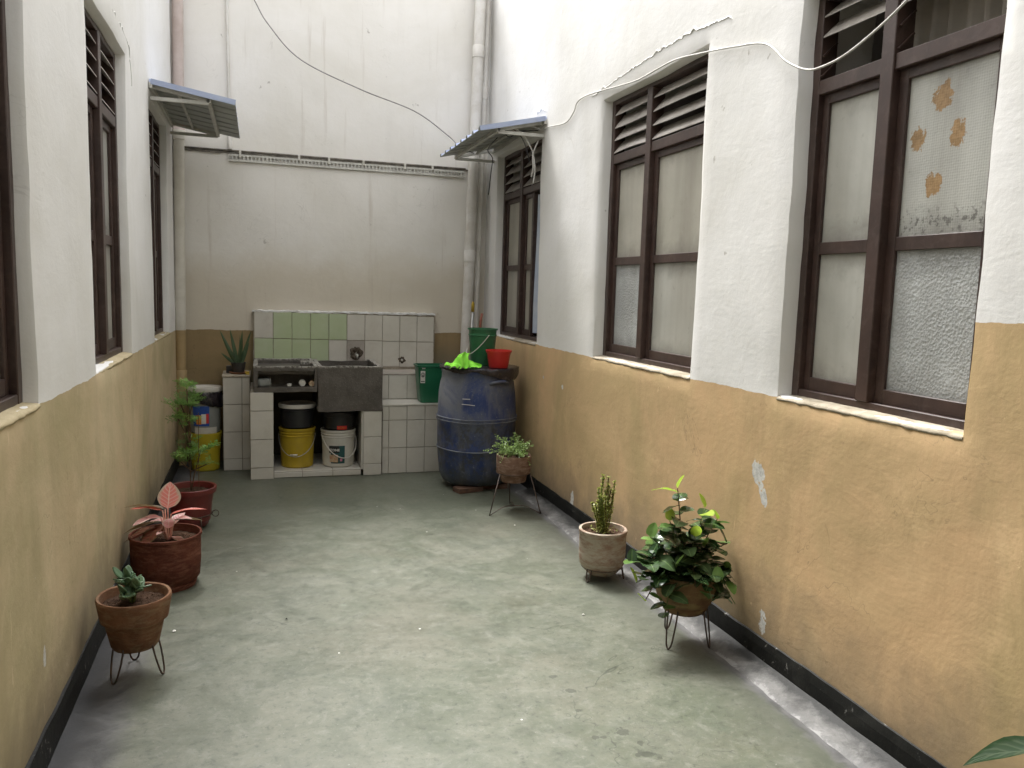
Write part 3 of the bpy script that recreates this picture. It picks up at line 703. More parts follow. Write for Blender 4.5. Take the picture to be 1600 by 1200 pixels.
# bare plaster patches and the ragged scars over the windows
def scar(wall, P, pts, seed, w_=.013):
    L = spline(pts, 22); g = MB(); n = len(L)
    def fn(a, b):
        i = int(round(a * (n - 1))); u, z = L[i][0], L[i][1]
        tooth = .030 * abs(noise.noise(Vector((u * 15 + seed, 0, 0)))) + .008 * noise.noise(Vector((u * 41 + seed, 3, 0)))
        taper = min(1, min(a, 1 - a) * 12)
        k = int(round(b * 4)); off = (0, .25, .5, .8, 1)[k] * (w_ + tooth * taper); tooth *= taper; d = (.008, -.004 - .16 * tooth, -.001, .003, .008)[k]
        return P(u, z + off - w_ * .3 + tooth * .5, d * taper + .004 * (1 - taper))
    g.grid(n - 1, 4, fn); return g.put('plaster_scar', M_white_r, wall, fix=True)
scar(right_wall, PR, [(4.33, 2.43), (4.1, 2.44), (3.7, 2.46), (3.3, 2.468), (2.95, 2.45), (2.85, 2.425)], 3)
scar(right_wall, PR, [(2.62, 2.40), (2.3, 2.425), (1.9, 2.43), (1.5, 2.42)], 13)
scar(left_wall, PL, [(3.1, 2.47), (3.5, 2.47), (3.9, 2.46), (4.25, 2.45), (4.36, 2.38)], 23)
scar(left_wall, PL, [(4.32, 2.40), (4.36, 2.33), (4.37, 2.27)], 27, .014)
scar(right_wall, PR, [(5.20, 2.515), (5.10, 2.53), (4.99, 2.50)], 31, .018)

# curtains hung inside
def curtain(P, u0, u1, z0, z1, d, mat, label, waves, amp=.02, belly=0):
    g = MB()
    def fn(a, b):
        u = u0 + (u1 - u0) * a
        return P(u + .01 * noise.noise(Vector((a * 6, b * 2, 0))), z0 + (z1 - z0) * b, d + amp * math.sin(a * waves * 6.28 + math.sin(b * 2)) + amp * .4 * noise.noise(Vector((a * 14, b * 1.3, 2))) - belly * math.sin(math.pi * b) * math.exp(-((a - .2) / .35) ** 2))
    g.grid(90, 14, fn); o = g.put('curtain', mat, None, smooth=True); tag(o, label, 'curtain'); return o
curtain(PR, 1.66, 2.30, 1.05, 2.37, .235, M_curt, 'grey net curtain behind the open louvres of nearest right window', 10)
curtain(PR, 5.13, 5.46, 1.06, 2.03, .112, M_curt_b, 'pale blue curtain bulging in window under right awning', 3, .012, .03)

# ------------------------------------------------------------------ tiles helper
tile_cache = {}
def tile(parent, x0, x1, z0, z1, y, mat, axis='y', th=.007):
    w_, h_ = round(x1 - x0, 4), round(z1 - z0, 4); key = (w_, h_, mat.name, axis)
    if key not in tile_cache:
        g = MB(); b = .0012
        if axis == 'y':
            v = [(0, 0, 0), (w_, 0, 0), (w_, 0, h_), (0, 0, h_), (0, -th + b, 0), (w_, -th + b, 0), (w_, -th + b, h_), (0, -th + b, h_), (b, -th, b), (w_ - b, -th, b), (w_ - b, -th, h_ - b), (b, -th, h_ - b)]
        else:
            v = [(0, 0, 0), (w_, 0, 0), (w_, h_, 0), (0, h_, 0), (0, 0, th - b), (w_, 0, th - b), (w_, h_, th - b), (0, h_, th - b), (b, b, th), (w_ - b, b, th), (w_ - b, h_ - b, th), (b, h_ - b, th)]
        f = []
        for l in (0, 4):
            for i in range(4): j = (i + 1) % 4; f.append((l + i, l + j, l + 4 + j, l + 4 + i))
        f.append((8, 9, 10, 11)); g.add(v, f); me = mesh(g.v, g.f)
        bm = bmesh.new(); bm.from_mesh(me); bmesh.ops.recalc_face_normals(bm, faces=bm.faces)
        if sum((1 for q in bm.faces if (q.normal.y < -.9 if axis == 'y' else q.normal.z > .9))) == 0: bmesh.ops.reverse_faces(bm, faces=bm.faces)
        bm.to_mesh(me); bm.free(); me.materials.append(mat); tile_cache[key] = me
    o = bpy.data.objects.new('tile', tile_cache[key]); COL.objects.link(o); o.parent = parent
    lift = random.uniform(-.0012, .0012)
    base = Vector((x0, y + lift, z0)) if axis == 'y' else Vector((x0, z0, y + lift))
    o.location = base - parent.location
    return o
GAP = .0022
def tiles(parent, xs, zs, y, pick, axis='y'):
    for r in range(len(zs) - 1):
        for c in range(len(xs) - 1):
            m = pick(c, r)
            if m: tile(parent, xs[c] + GAP, xs[c + 1] - GAP, zs[r] + GAP, zs[r + 1] - GAP, y, m, axis)

# backsplash
BX0, BW = -.032, .1378
core = MB(); v, f = rough_box((BX0 - .006, 6.352, .60), (BX0 + BW * 10 + .006, YB + .03, 1.146), .05, .004, 4); core.add(v, f)
bs = core.put('backsplash_panel', M_grout, back_wall, fix=True)
v, f = rough_box((BX0 - .010, 6.343, 1.142), (BX0 + BW * 10 + .01, YB + .03, 1.156), .02, .008, 9, 30)
g = MB(); g.add(v, f); g.put('mortar_edge', M_white_r, back_wall, fix=True)
greens = {(1, 1), (2, 1), (3, 1), (4, 1), (0, 0), (1, 0), (2, 0), (3, 0)}
for r, (z0, z1) in enumerate(((.735, .937), (.937, 1.140))):
    for c in range(10):
        dz = -.0022 * c + .008
        mt = M_tile_g if (c, r) in greens else (M_tile_d if (c == 5 and r == 0) else M_tile_w)
        tile(back_wall, BX0 + c * BW + GAP, BX0 + (c + 1) * BW - GAP, z0 + dz + GAP, z1 + dz - GAP, 6.352, mt)
PBs = lambda u, z, d: Vector((u, 6.345 + d, z))
def crater(cx, cz, r, seed):
    g = MB()
    def fn(a, b):
        t = a * 6.2832; k = (0, .35, .7, 1)[int(round(b * 3))]
        rr = r * k * (1 + .45 * noise.noise(Vector((math.cos(t) * 1.8 + seed, math.sin(t) * 1.8, 0))) + .2 * noise.noise(Vector((math.cos(t) * 6, math.sin(t) * 6 + seed, 2))))
        d = (.004, -.001, -.012, -.003)[int(round(b * 3))] + .008 * noise.noise(Vector((math.cos(t) * 3 * k, math.sin(t) * 3 * k, seed)))
        return PBs(cx + rr * math.cos(t) * 1.05, cz + rr * math.sin(t), d - .001)
    g.grid(30, 3, fn); return g.put('broken_mortar', M_mort, back_wall, fix=True)
crater(.725, .832, .052, 3.3); crater(1.09, .782, .026, 8.1)
g = MB(); g.tube([(.735, 6.36, .822), (.735, 6.325, .818)], .011, 10); g.tube([(.735, 6.326, .825), (.738, 6.326, .795)], .006, 8); g.put('pipe_stub', M_whp, back_wall, fix=True, smooth=True)
g = MB(); g.tube([(1.09, 6.36, .782), (1.09, 6.335, .782)], .010, 10); g.put('pipe_stub', M_whp, back_wall, fix=True, smooth=True)

# ------------------------------------------------------------------ low tiled counters
lc = empty('tiled_counter', (-.25, 6.04, 0), 'short tiled counter left of sink, potted snake plant on it', 'counter')
L0 = Vector(lc.location)
def pbox(parent, a, b, mat, name, step=.06, amp=.002, seed=0):
    o0 = Vector(parent.location); v, f = rough_box(a, b, step, amp, seed); g = MB(); g.add([p - o0 for p in v], f); return g.put(name, mat, parent, fix=True)
pbox(lc, (-.247, 6.047, -.01), (-.062, YB + .01, .682), M_grout, 'core')
pbox(lc, (-.252, 6.036, .682), (-.060, YB + .01, .694), M_sill, 'counter_top', .03, .003)
tiles(lc, [-.247, -.117, -.062], [.0, .087, .284, .485, .680], 6.047, lambda c, r: M_tile_w)
r1 = empty('tiled_ledge', (.845, 5.75, 0), 'two stepped tiled ledge right of sink, green bin on it', 'ledge')
pbox(r1, (.852, 5.757, -.01), (XR - .02, 6.04, .500), M_grout, 'core')
pbox(r1, (.850, 5.746, .500), (XR - .02, 6.035, .509), M_tile_w, 'ledge_top', .05, .002)
pbox(r1, (.852, 6.037, .50), (XR - .02, 6.36, .696), M_grout, 'core')
pbox(r1, (.850, 6.030, .696), (XR - .02, 6.349, .706), M_tile_d, 'ledge_top', .05, .002)
tiles(r1, [.852, .898, 1.031, 1.164, 1.297, 1.430, 1.563, 1.70], [0, .190, .394, .498], 5.757, lambda c, r: M_tile_w)
tiles(r1, [.852, .937, 1.079, 1.221, 1.363, 1.505, 1.65], [.512, .694], 6.037, lambda c, r: M_tile_w)

# ------------------------------------------------------------------ laundry sink
sk = empty('laundry_sink', (.39, 5.72, 0), 'dark concrete laundry sink with washboard shelf on white tiled piers', 'sink')
pbox(sk, (-.058, 5.727, -.01), (.092, 6.34, .612), M_grout, 'pier')
tiles(sk, [-.060, .096], [.0, .083, .282, .483, .612], 5.727, lambda c, r: M_tile_w)
pbox(sk, (.716, 5.727, -.01), (.842, 6.34, .468), M_grout, 'pier')
tiles(sk, [.712, .845], [.0, .083, .280, .468], 5.727, lambda c, r: M_tile_w)
pbox(sk, (.700, 5.735, .045), (.716, 6.34, .468), M_tile_w, 'pier_lining', .05, .001)
pbox(sk, (.092, 5.747, -.01), (.700, 6.34, .040), M_grout, 'plinth')
tiles(sk, [.096, .29, .50, .700], [.002, .040], 5.747, lambda c, r: M_tile_w)
for i, xx in enumerate((.096, .29, .50)):
    for k in range(3): tile(sk, xx + GAP, (.29, .50, .700)[i] - GAP, 5.745 + k * .2 + GAP, 5.945 + k * .2 - GAP, .040, M_tile_w, 'z')
A = .003
def cb(a, b, name='basin_slab', s=0): return pbox(sk, a, b, M_conc, name, .035, .006, s)
# washboard module: shelf below, shallow tray above
cb((-.036, 5.720, .612), (.392, 6.34, .645), 'shelf_slab', 1)
cb((-.036, 5.722, .645), (-.008, 6.34, .789), 'side_slab', 2)
cb((.372, 5.722, .645), (.394, 6.34, .789), 'side_slab', 3)
cb((-.008, 5.721, .758), (.372, 5.748, .790), 'front_rim', 4)
cb((-.008, 5.90, .645), (.372, 5.93, .758), 'shelf_back', 5)
cb((-.008, 5.748, .735), (.372, 6.31, .757), 'washboard', 6)
cb((-.036, 6.31, .645), (.394, 6.348, .792), 'back_rim', 7)
# deep basin
cb((.396, 5.716, .470), (.846, 5.750, .791), 'basin_front', 8)
cb((.396, 5.750, .500), (.424, 6.32, .790), 'basin_side', 9)
cb((.816, 5.750, .500), (.846, 6.32, .790), 'basin_side', 10)
cb((.396, 5.750, .470), (.846, 6.32, .500), 'basin_floor', 11)
cb((.396, 6.32, .470), (.846, 6.349, .775), 'basin_back', 12)
cb((.29, 5.98, .757), (.37, 6.10, .800), 'soap_block', 13)
# little things on the shelf under the washboard
def put_round(name, x, y, z, r, h, mat, label, cat, tilt=0):
    g = MB(); g.lathe([(0, 0), (r * .8, 0), (r, h * .15), (r, h * .8), (r * .85, h), (0, h)], 20)
    o = g.put(name, mat, None, auto=40, fix=True); o.matrix_basis = Matrix.Translation((x, y, z)) @ Matrix.Rotation(R(tilt), 4, 'X'); tag(o, label, cat); return o
put_round('jar_lid', .355, 5.775, .6655, .020, .018, M_beige, 'cream jar lid standing at right end of washboard shelf', 'lid', 90)
put_round('plastic_cup', .290, 5.800, .6695, .024, .045, M_whp, 'white cup lying on washboard shelf beside the cream lid', 'cup', 90)
put_round('soap_piece', .203, 5.78, .6455, .016, .020, M_lblw, 'small white soap piece in middle of washboard shelf', 'soap', 0)
g = MB(); v, f = rough_box((.0, 5.76, .6455), (.075, 5.84, .700), .015, .012, 6, 20); g.add(v, f); tag(g.put('scouring_pad', M_gryp, None, smooth=True, fix=True), 'dark crumpled scouring pad at left end of washboard shelf', 'pad')

# ------------------------------------------------------------------ buckets
def bucket(name, loc, r0, r1, h, mat, label, cat='bucket', hoops=3, lid=None, handle=None, group=None, rim=.006, wall=.004, n=44):
    e = empty(name, loc, label, cat, group)
    P_ = [(0, .0), (r0 * .93, 0), (r0, .006)]
    for k in range(1, 9): P_.append((r0 + (r1 - r0) * k / 10, h * k / 10 * .96))
    hz = h * .80
    P_ = [(0, .0), (r0 * .93, 0), (r0, .008), (r0 + (r1 - r0) * .75, hz)]
    for k in range(hoops):
        z = hz + (h - hz) * k / max(1, hoops); rr = r0 + (r1 - r0) * z / h
        P_ += [(rr + .0045, z + .002), (rr + .0045, z + .006), (rr, z + .009), (rr, z + (h - hz) / max(1, hoops) - .001)]
    P_ += [(r1 + rim, h - .010), (r1 + rim, h), (r1 - wall, h), (r1 - wall - .001, h - .02), (r0 - wall, .012), (0, .012)]
    g = MB(); g.lathe(P_, n); g.put('body', mat, e, auto=35, fix=True)
    if lid:
        g = MB(); g.lathe([(r1 + .008, h - .014), (r1 + .010, h + .004), (r1 + .007, h + .014), (r1 - .010, h + .014), (r1 - .013, h + .006), (0, h + .006)], n); g.put('lid', lid, e, auto=35, fix=True)
    if handle:
        ang, drop, hm, rad = handle; c, s_ = math.cos(R(ang)), math.sin(R(ang)); pts = []
        hz2 = h * .84; rr = r1 + .004
        for k in range(17):
            t = math.pi * k / 16; side = math.cos(t) * rr * 1.01; outw = math.sin(t)
            # wire bail lying against the side of the bucket
            pts.append((side * c + outw * rr * 1.06 * s_ * -1, side * s_ + outw * rr * 1.06 * c, hz2 - drop * outw))
        g = MB(); g.tube(spline(pts, 2), rad, 8); g.put('handle', hm, e, smooth=True)
    return e
def label_patch(e, r, a0, a1, z0, z1, mat, name='label', off=.0012, taper=0, n=10):
    """curved print panel wrapped on a round body; angles in degrees, -90 faces the viewer"""
    g = MB()
    def fn(a, b):
        t = R(a0 + (a1 - a0) * a); z = z0 + (z1 - z0) * b; rr = r + taper * z + off; return (rr * math.cos(t), rr * math.sin(t), z)
    g.grid(n, 2, fn); return g.put(name, mat, e, smooth=True)
def text(e, s, size, mat, r, ang, z, taper=0, name='print', off=.0022, flat=None, bold=0):
    c = bpy.data.curves.new('t', 'FONT'); c.body = s; c.size = size; c.align_x = 'CENTER'; c.resolution_u = 2; c.offset = bold
    o = bpy.data.objects.new('t', c); COL.objects.link(o); dg = bpy.context.evaluated_depsgraph_get(); me = bpy.data.meshes.new_from_object(o.evaluated_get(dg)); bpy.data.objects.remove(o)
    for v in me.vertices:
        x, y = v.co.x, v.co.y
        if flat: v.co = flat @ Vector((x, -off, y))
        else:
            zz = z + y; rr = r + taper * zz + off; t = R(ang) + x / r; v.co = Vector((rr * math.cos(t), rr * math.sin(t), zz))
    me.materials.clear(); return link(name, me, mat, e)
# left corner: yellow bucket with a grey paint bucket on it
bucket('plastic_bucket', (-.372, 6.135, .0), .095, .108, .275, M_yel2, 'yellow plastic bucket at floor in left corner under paint bucket', hoops=0)
pb = bucket('paint_bucket', (-.372, 6.135, .2765), .101, .112, .315, M_gryp, 'grey paint bucket with white lid stacked in left corner', hoops=0, lid=M_whp)
tp = .011 / .315
label_patch(pb, .101, -130, -40, .0, .045, M_whp, 'white_band', taper=tp)
label_patch(pb, .101, -135, -72, .055, .20, M_lblu, 'label', .0012, tp)
label_patch(pb, .101, -84, -74, .075, .145, M_lred, 'label_print', .002, tp)
label_patch(pb, .101, -101, -84, .072, .143, M_lblw, 'label_print', .002, tp)
label_patch(pb, .101, -122, -101, .068, .135, M_lor, 'label_print', .002, tp)
# black bin liner rolled over the rim
g = MB()
def lf(a, b):
    t = a * 6.2832; low = .055 + .03 * math.sin(t + 1.9) + .012 * noise.noise(Vector((math.cos(t) * 4, math.sin(t) * 4, 0)))
    rr = .114 + .010 * abs(noise.noise(Vector((math.cos(t) * 5, math.sin(t) * 5, b * 3)))) + .006 * math.sin(b * 3.1); z = .300 - low * b * 1.4
    return (rr * math.cos(t), rr * math.sin(t), z)
g.grid(60, 7, lf); g.put('bin_liner', M_film, pb, smooth=True)
g = MB(); g.tube(spline([(.118, -.02, .27), (.128, -.05, .25), (.125, -.04, .22), (.115, -.03, .20)], 4), [.016] * 13, 8); g.put('bin_liner_knot', M_film, pb, smooth=True)

# below the washboard
b1 = bucket('plastic_bucket', (.262, 5.925, .0485), .112, .124, .285, M_yel, 'bright yellow bucket with wire handle under washboard', hoops=3, handle=(172, .15, M_alu, .0022))
g = MB(); g.tube([(-.055, -.134, .103), (-.005, -.139, .103)], .006, 8); g.put('handle_grip', M_whp, b1, smooth=True)
bucket('plastic_bucket', (.262, 5.925, .3345), .108, .122, .160, M_blkp, 'black bucket with white lid stacked on yellow bucket', hoops=2, lid=M_whp)
b2 = bucket('paint_bucket', (.553, 5.905, .0485), .112, .122, .270, M_whp, 'white paint bucket with teal label under concrete basin', hoops=3, handle=(197, .155, M_whp, .0042))
tp = .010 / .27
label_patch(b2, .112, -122, -72, .030, .160, M_teal, 'label', .001, tp)
label_patch(b2, .112, -127, -96, .040, .095, M_beige, 'label_picture', .0018, tp)
label_patch(b2, .112, -128, -92, .108, .160, M_lblk, 'label_print', .0018, tp)
label_patch(b2, .112, -112, -97, .034, .040, M_lblk, 'label_print', .0026, tp)
text(b2, 'STONE', .024, M_lblw, .112, -110, .121, tp, bold=.0008)
label_patch(b2, .112, -89, -81, .047, .066, M_lpink, 'label_print', .0018, tp, n=4)
b3 = bucket('plastic_bucket', (.553, 5.905, .3205), .106, .118, .115, M_blkp, 'black bucket with red label nested above white paint bucket', hoops=1, lid=M_blkp)
label_patch(b3, .106, -100, -62, .004, .032, M_lred, 'label', .001, .1)
for k in range(6): label_patch(b3, .106, -95 + k * 4.6, -92 + k * 4.6, .012 + .002 * (k % 2), .023 - .002 * (k % 3), M_lor, 'label_print', .002, .1, n=2)

# ------------------------------------------------------------------ barrel and what stands on it
bx, by_ = 1.443, 5.325
for i, (dx, dy, rz) in enumerate(((-.10, -.19, 14), (.10, -.12, -6), (-.02, .12, 4))):
    g = MB(); v, f = rough_box((-.09, -.05, 0), (.09, .05, .030), .03, .003, i); g.add(v, f)
    o = g.put('brick', M_brick, None, fix=True); o.location = (bx + dx, by_ + dy, .002); o.rotation_euler.z = R(rz)
    tag(o, ('red brick under front left of blue barrel', 'red brick under front right of blue barrel', 'red brick hidden at back beneath blue barrel')[i], 'brick', 'bricks under the barrel')
bar = empty('barrel', (bx, by_, .034), 'large scuffed blue plastic barrel in right corner by ledge', 'barrel')
prof = [(0, -.001), (.205, -.001), (.230, .010), (.252, .06), (.264, .14), (.268, .22), (.274, .235), (.268, .25), (.271, .32), (.272, .40), (.279, .425), (.279, .447), (.272, .465), (.269, .54), (.264, .61), (.256, .665), (.246, .70), (.246, .735), (.252, .745), (.252, .765), (.0, .770)]; prof = [(a, b * 1.028) for a, b in prof]
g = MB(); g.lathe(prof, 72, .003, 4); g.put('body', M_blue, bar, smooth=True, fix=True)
for z, r in ((.243, .2745), (.439, .2795), (.460, .2795)):
    g = MB(); pts = [(r * math.cos(t * .1745), r * math.sin(t * .1745), z + .002 * math.sin(t * .7)) for t in range(37)]; g.tube(pts, .003, 6, False); g.put('rib', M_ring, bar, smooth=True)
for sgn in (-1,):
    g = MB(); g.tube(spline([(.02, -.245, .70), (.05, -.262, .712), (.12, -.238, .715), (.155, -.205, .70)], 5), .012, 8); g.put('grip', M_blue, bar, smooth=True)
g = MB()
for a_, b_ in (((-.16, -.222, .60), (-.115, -.25, .601)), ((-.165, -.226, .566), (-.085, -.262, .560))): g.tube([a_, b_], .0022, 5)
g.put('scratch_mark', M_lblw, bar)
# black film spread over the top
film = empty('plastic_film', (bx, by_, .826), 'black plastic film spread over top of the blue barrel', 'plastic sheet')
g = MB()
def ff(a, b):
    t = a * 6.2832; rad = b; c, s_ = math.cos(t), math.sin(t)
    edge = .262 + .014 * noise.noise(Vector((c * 3, s_ * 3, 0))) + .02 * max(0, c)
    rr = edge * min(1, rad * 1.25); over = max(0, rad - .8) / .2
    z = .008 + .006 * noise.noise(Vector((c * rad * 5, s_ * rad * 5, 3))) + .004 * noise.noise(Vector((c * rad * 14, s_ * rad * 14, 1)))
    drop = .022 + .022 * noise.noise(Vector((c * 2.3, s_ * 2.3, 9))) + .05 * max(0, math.cos(t + .9)) ** 4
    return (rr * c, rr * s_, z - over * max(.006, drop))
g.grid(96, 15, ff); g.put('sheet', M_film, film, smooth=True)
gb = bucket('plastic_bucket', (1.49, 5.39, .8345), .080, .100, .255, M_grn_b, 'green bucket with white bail handle standing on blue barrel', hoops=1, handle=(100, .14, M_whp, .0028))
bucket('plastic_tub', (1.548, 5.18, .8365), .066, .084, .118, M_red, 'small red plastic tub standing on blue barrel', 'tub', hoops=0, rim=.005)
# lime cloth
g = MB()
def cl(a, b):
    u, v_ = a - .5, b - .5; x = u * .20; y = v_ * .14
    h = .020 + .030 * abs(noise.noise(Vector((a * 3.3, b * 3.3, 1)))) + .058 * math.exp(-((u - .08) / .17) ** 2 - ((v_ - .1) / .25) ** 2) + .016 * abs(math.sin(a * 12 + b * 6)) - .010 * (abs(u) + abs(v_))
    return (x + .035 * noise.noise(Vector((a * 3, b * 3, 5))) + .015 * math.sin(b * 9), y + .03 * noise.noise(Vector((a * 3, b * 3, 8))), max(.003, h * 1.0 - .008 - .055 * max(0, -v_ - .32)))
g.grid(48, 36, cl)
o = g.put('cloth', M_lime, None, smooth=True, loc=(1.280, 5.15, .838)); tag(o, 'crumpled lime green cloth on the left of barrel top', 'cloth')
g = MB(); g.grid(10, 16, lambda a, b: (-.03 + .06 * a + .02 * b + .006 * math.sin(b * 7), -.075 + .045 * b - .006 * math.sin(a * 9), .004 + .10 * b - .006 * math.cos(a * 9)))
fold = g.put('cloth_fold', M_lime, o, smooth=True)

# green waste bin on the ledge
gbn = empty('waste_bin', (1.228, 5.885, .510), 'dark green rectangular waste bin on tiled ledge beside barrel', 'waste bin')
def rr_ring(hx, hy, rad, z, n=6):
    out = []
    for cx, cy, a0 in ((hx - rad, hy - rad, 0), (-hx + rad, hy - rad, 90), (-hx + rad, -hy + rad, 180), (hx - rad, -hy + rad, 270)):
        for k in range(n + 1): t = R(a0 + 90 * k / n); out.append((cx + rad * math.cos(t), cy + rad * math.sin(t), z))
    return out
rings = [rr_ring(.082, .075, .03, 0), rr_ring(.086, .079, .03, .01), rr_ring(.108, .098, .03, .266), rr_ring(.116, .106, .034, .268), rr_ring(.116, .106, .034, .280), rr_ring(.108, .098, .03, .280), rr_ring(.084, .076, .028, .012)]
n = len(rings[0]); g = MB(); vs = [p for r in rings for p in r]; fs = [(i * n + j, i * n + (j + 1) % n, (i + 1) * n + (j + 1) % n, (i + 1) * n + j) for i in range(len(rings) - 1) for j in range(n)]
fs += [tuple(range(n))[::-1], tuple((len(rings) - 1) * n + j for j in range(n))]
g.add(vs, fs); g.put('body', M_grn_bin, gbn, fix=True, auto=40)
tl = math.atan2(.020, .256)
Mf = Matrix.Translation((-.076, -.0935, .195)) @ Matrix.Rotation(tl, 4, 'X') @ Matrix.Rotation(R(-4), 4, 'Z')
g = MB(); g.box((-.017, -.0015, -.045), (.017, 0, .045), Mf); g.put('sticker', M_lblw, gbn)
g = MB(); pts = [(.0125 * math.cos(k * .5236), 0, .016 + .0165 * math.sin(k * .5236)) for k in range(13)]
g.tube([Mf @ Vector((x, -.0025, z)) for x, y, z in pts], .0022, 6, False)
g.add([Mf @ Vector(p) for p in ((-.005, -.0028, .004), (.006, -.0028, .004), (.004, -.0028, .022), (-.004, -.0028, .018))], [(0, 1, 2, 3)])
g.add([Mf @ Vector((.003 * math.cos(k), -.0028, .027 + .003 * math.sin(k))) for k in (0, 1.05, 2.1, 3.14, 4.2, 5.2)], [(0, 1, 2, 3, 4, 5)])
g.put('sticker_symbol', M_lblk, gbn)
g = MB(); g.box((-.014, -.0024, -.036), (.014, -.0016, -.030), Mf); g.put('sticker_bar', M_lblk, gbn)
Mg = Matrix.Translation((-.070, -.0985, .255)) @ Matrix.Rotation(tl, 4, 'X')
g = MB()
for k in range(3): g.box((-.012 + k * .008, -.002, .001 * (k % 2)), (-.006 + k * .008, -.001, .009 - .001 * (k % 2)), Mg)
g.put('sticker_print', M_lblw, gbn)

# ------------------------------------------------------------------ brooms behind the barrel
o = empty('mop', (1.60, 6.16, 0), 'aluminium handled mop with yellow tip leaning behind barrel', 'mop')
g = MB(); g.tube([(0, 0, .02), (.022, .02, 1.19)], .011, 10); g.put('handle', M_alu, o, smooth=True)
g = MB(); g.tube([(.022, .02, 1.18), (.023, .021, 1.24), (.024, .022, 1.262)], [.013, .013, .007], 10); g.put('handle_tip', M_wood_y, o, smooth=True)
g = MB(); g.lathe([(0, 0), (.05, .0), (.04, .08), (.012, .12), (0, .12)], 14, .01, 2); g.put('head', M_whp, o, fix=True)
o = empty('broom', (1.665, 6.17, 0), 'red brown wooden broom handle leaning in right corner', 'broom')
g = MB(); g.tube([(0, 0, .05), (.028, .03, 1.10), (.04, .03, 1.17)], [.011, .011, .009], 10); g.put('handle', M_wood_r, o, smooth=True)
g = MB(); g.box((-.06, -.02, 0), (.03, .03, .09)); g.put('head', M_pot_dk, o, bevel=.006)

# ------------------------------------------------------------------ drain pipes
def pipe(name, pts, r, mat, label, collars=(), cat='pipe', n=20, brackets=()):
    e = empty(name, pts[0], label, cat); o0 = Vector(pts[0])
    P_ = [Vector(p) - o0 for p in pts]
    g = MB(); g.tube(P_, r, n); g.put('tube', mat, e, auto=50)
    a, b = P_[0], P_[-1]
    for z in collars:
        t = (z - pts[0][2]) / (pts[-1][2] - pts[0][2]); c = a.lerp(b, t); d = (b - a).normalized()
        g = MB(); g.tube([c - d * .045, c - d * .043, c + d * .043, c + d * .047], [r + .001, r + .0055, r + .0055, r + .001], n); g.put('collar', mat, e, auto=50)
    return e
pipe('drain_pipe', [(1.583, 6.31, .0), (1.668, 6.31, 3.80)], .042, M_pipe, 'thick white drain pipe running down right end of back wall', (1.62, 3.2))
pipe('drain_pipe', [(1.672, 6.35, 0), (1.735, 6.35, 3.80)], .024, M_pipe, 'thinner pipe in corner right of thick white pipe', (2.9,))
pipe('drain_pipe', [(-.553, 6.32, 0), (-.520, 6.32, 3.80)], .038, M_pipe_l, 'painted corner pipe at left end of back wall, brown on top', (.66, 2.40))
pipe('conduit', [(-.190, 6.385, 2.33), (-.206, 6.385, 3.80)], .010, M_pipe, 'thin white conduit dropping to the rail on back wall', (2.37,), n=10)
pipe('conduit', [(1.632, 6.385, .9), (1.69, 6.385, 2.35)], .010, M_pipe, 'thin white conduit beside thick drain pipe above mop', (), n=10)

# perforated rail on the back wall
rl = empty('cable_rail', (-.2, YB, 2.30), 'perforated white metal cable rail across the back wall', 'rail')
g = MB(); z0, z1 = -.058, -.006; W_ = 1.78
nh = 66; g.box((0, -.022, z1 - .014), (W_, -.018, z1)); g.box((0, -.022, z0), (W_, -.018, z0 + .014))
for i in range(nh + 1):
    x = W_ * i / nh; g.box((max(0, x - .006), -.0219, z0 + .014), (min(W_, x + .006), -.0181, z1 - .014))
g.box((0, -.018, z1 - .002), (W_, .004, z1)); g.box((0, -.018, z0), (W_, .004, z0 + .002))
g.put('channel', M_steel, rl)
g = MB(); g.tube([(-.31, -.010, .018), (.4, -.012, .016), (1.0, -.012, .013), (1.79, -.012, .012)], .008, 8); g.put('rod', M_ledge, rl, smooth=True)
for i, x in enumerate((.08, .50, .72, .98, 1.30, 1.52)):
    g = MB(); g.box((x - .008, -.030, -.03 + .01 * (i % 2)), (x + .008, -.010, .020)); g.put('clip', M_whp, rl, bevel=.002)
g = MB(); v, f = rough_box((XL + .05, YB - .012, 2.296), (1.62, YB + .02, 2.308), .03, .005, 5, 20); g.add(v, f); g.put('ledge_line', M_ledge, back_wall, fix=True)

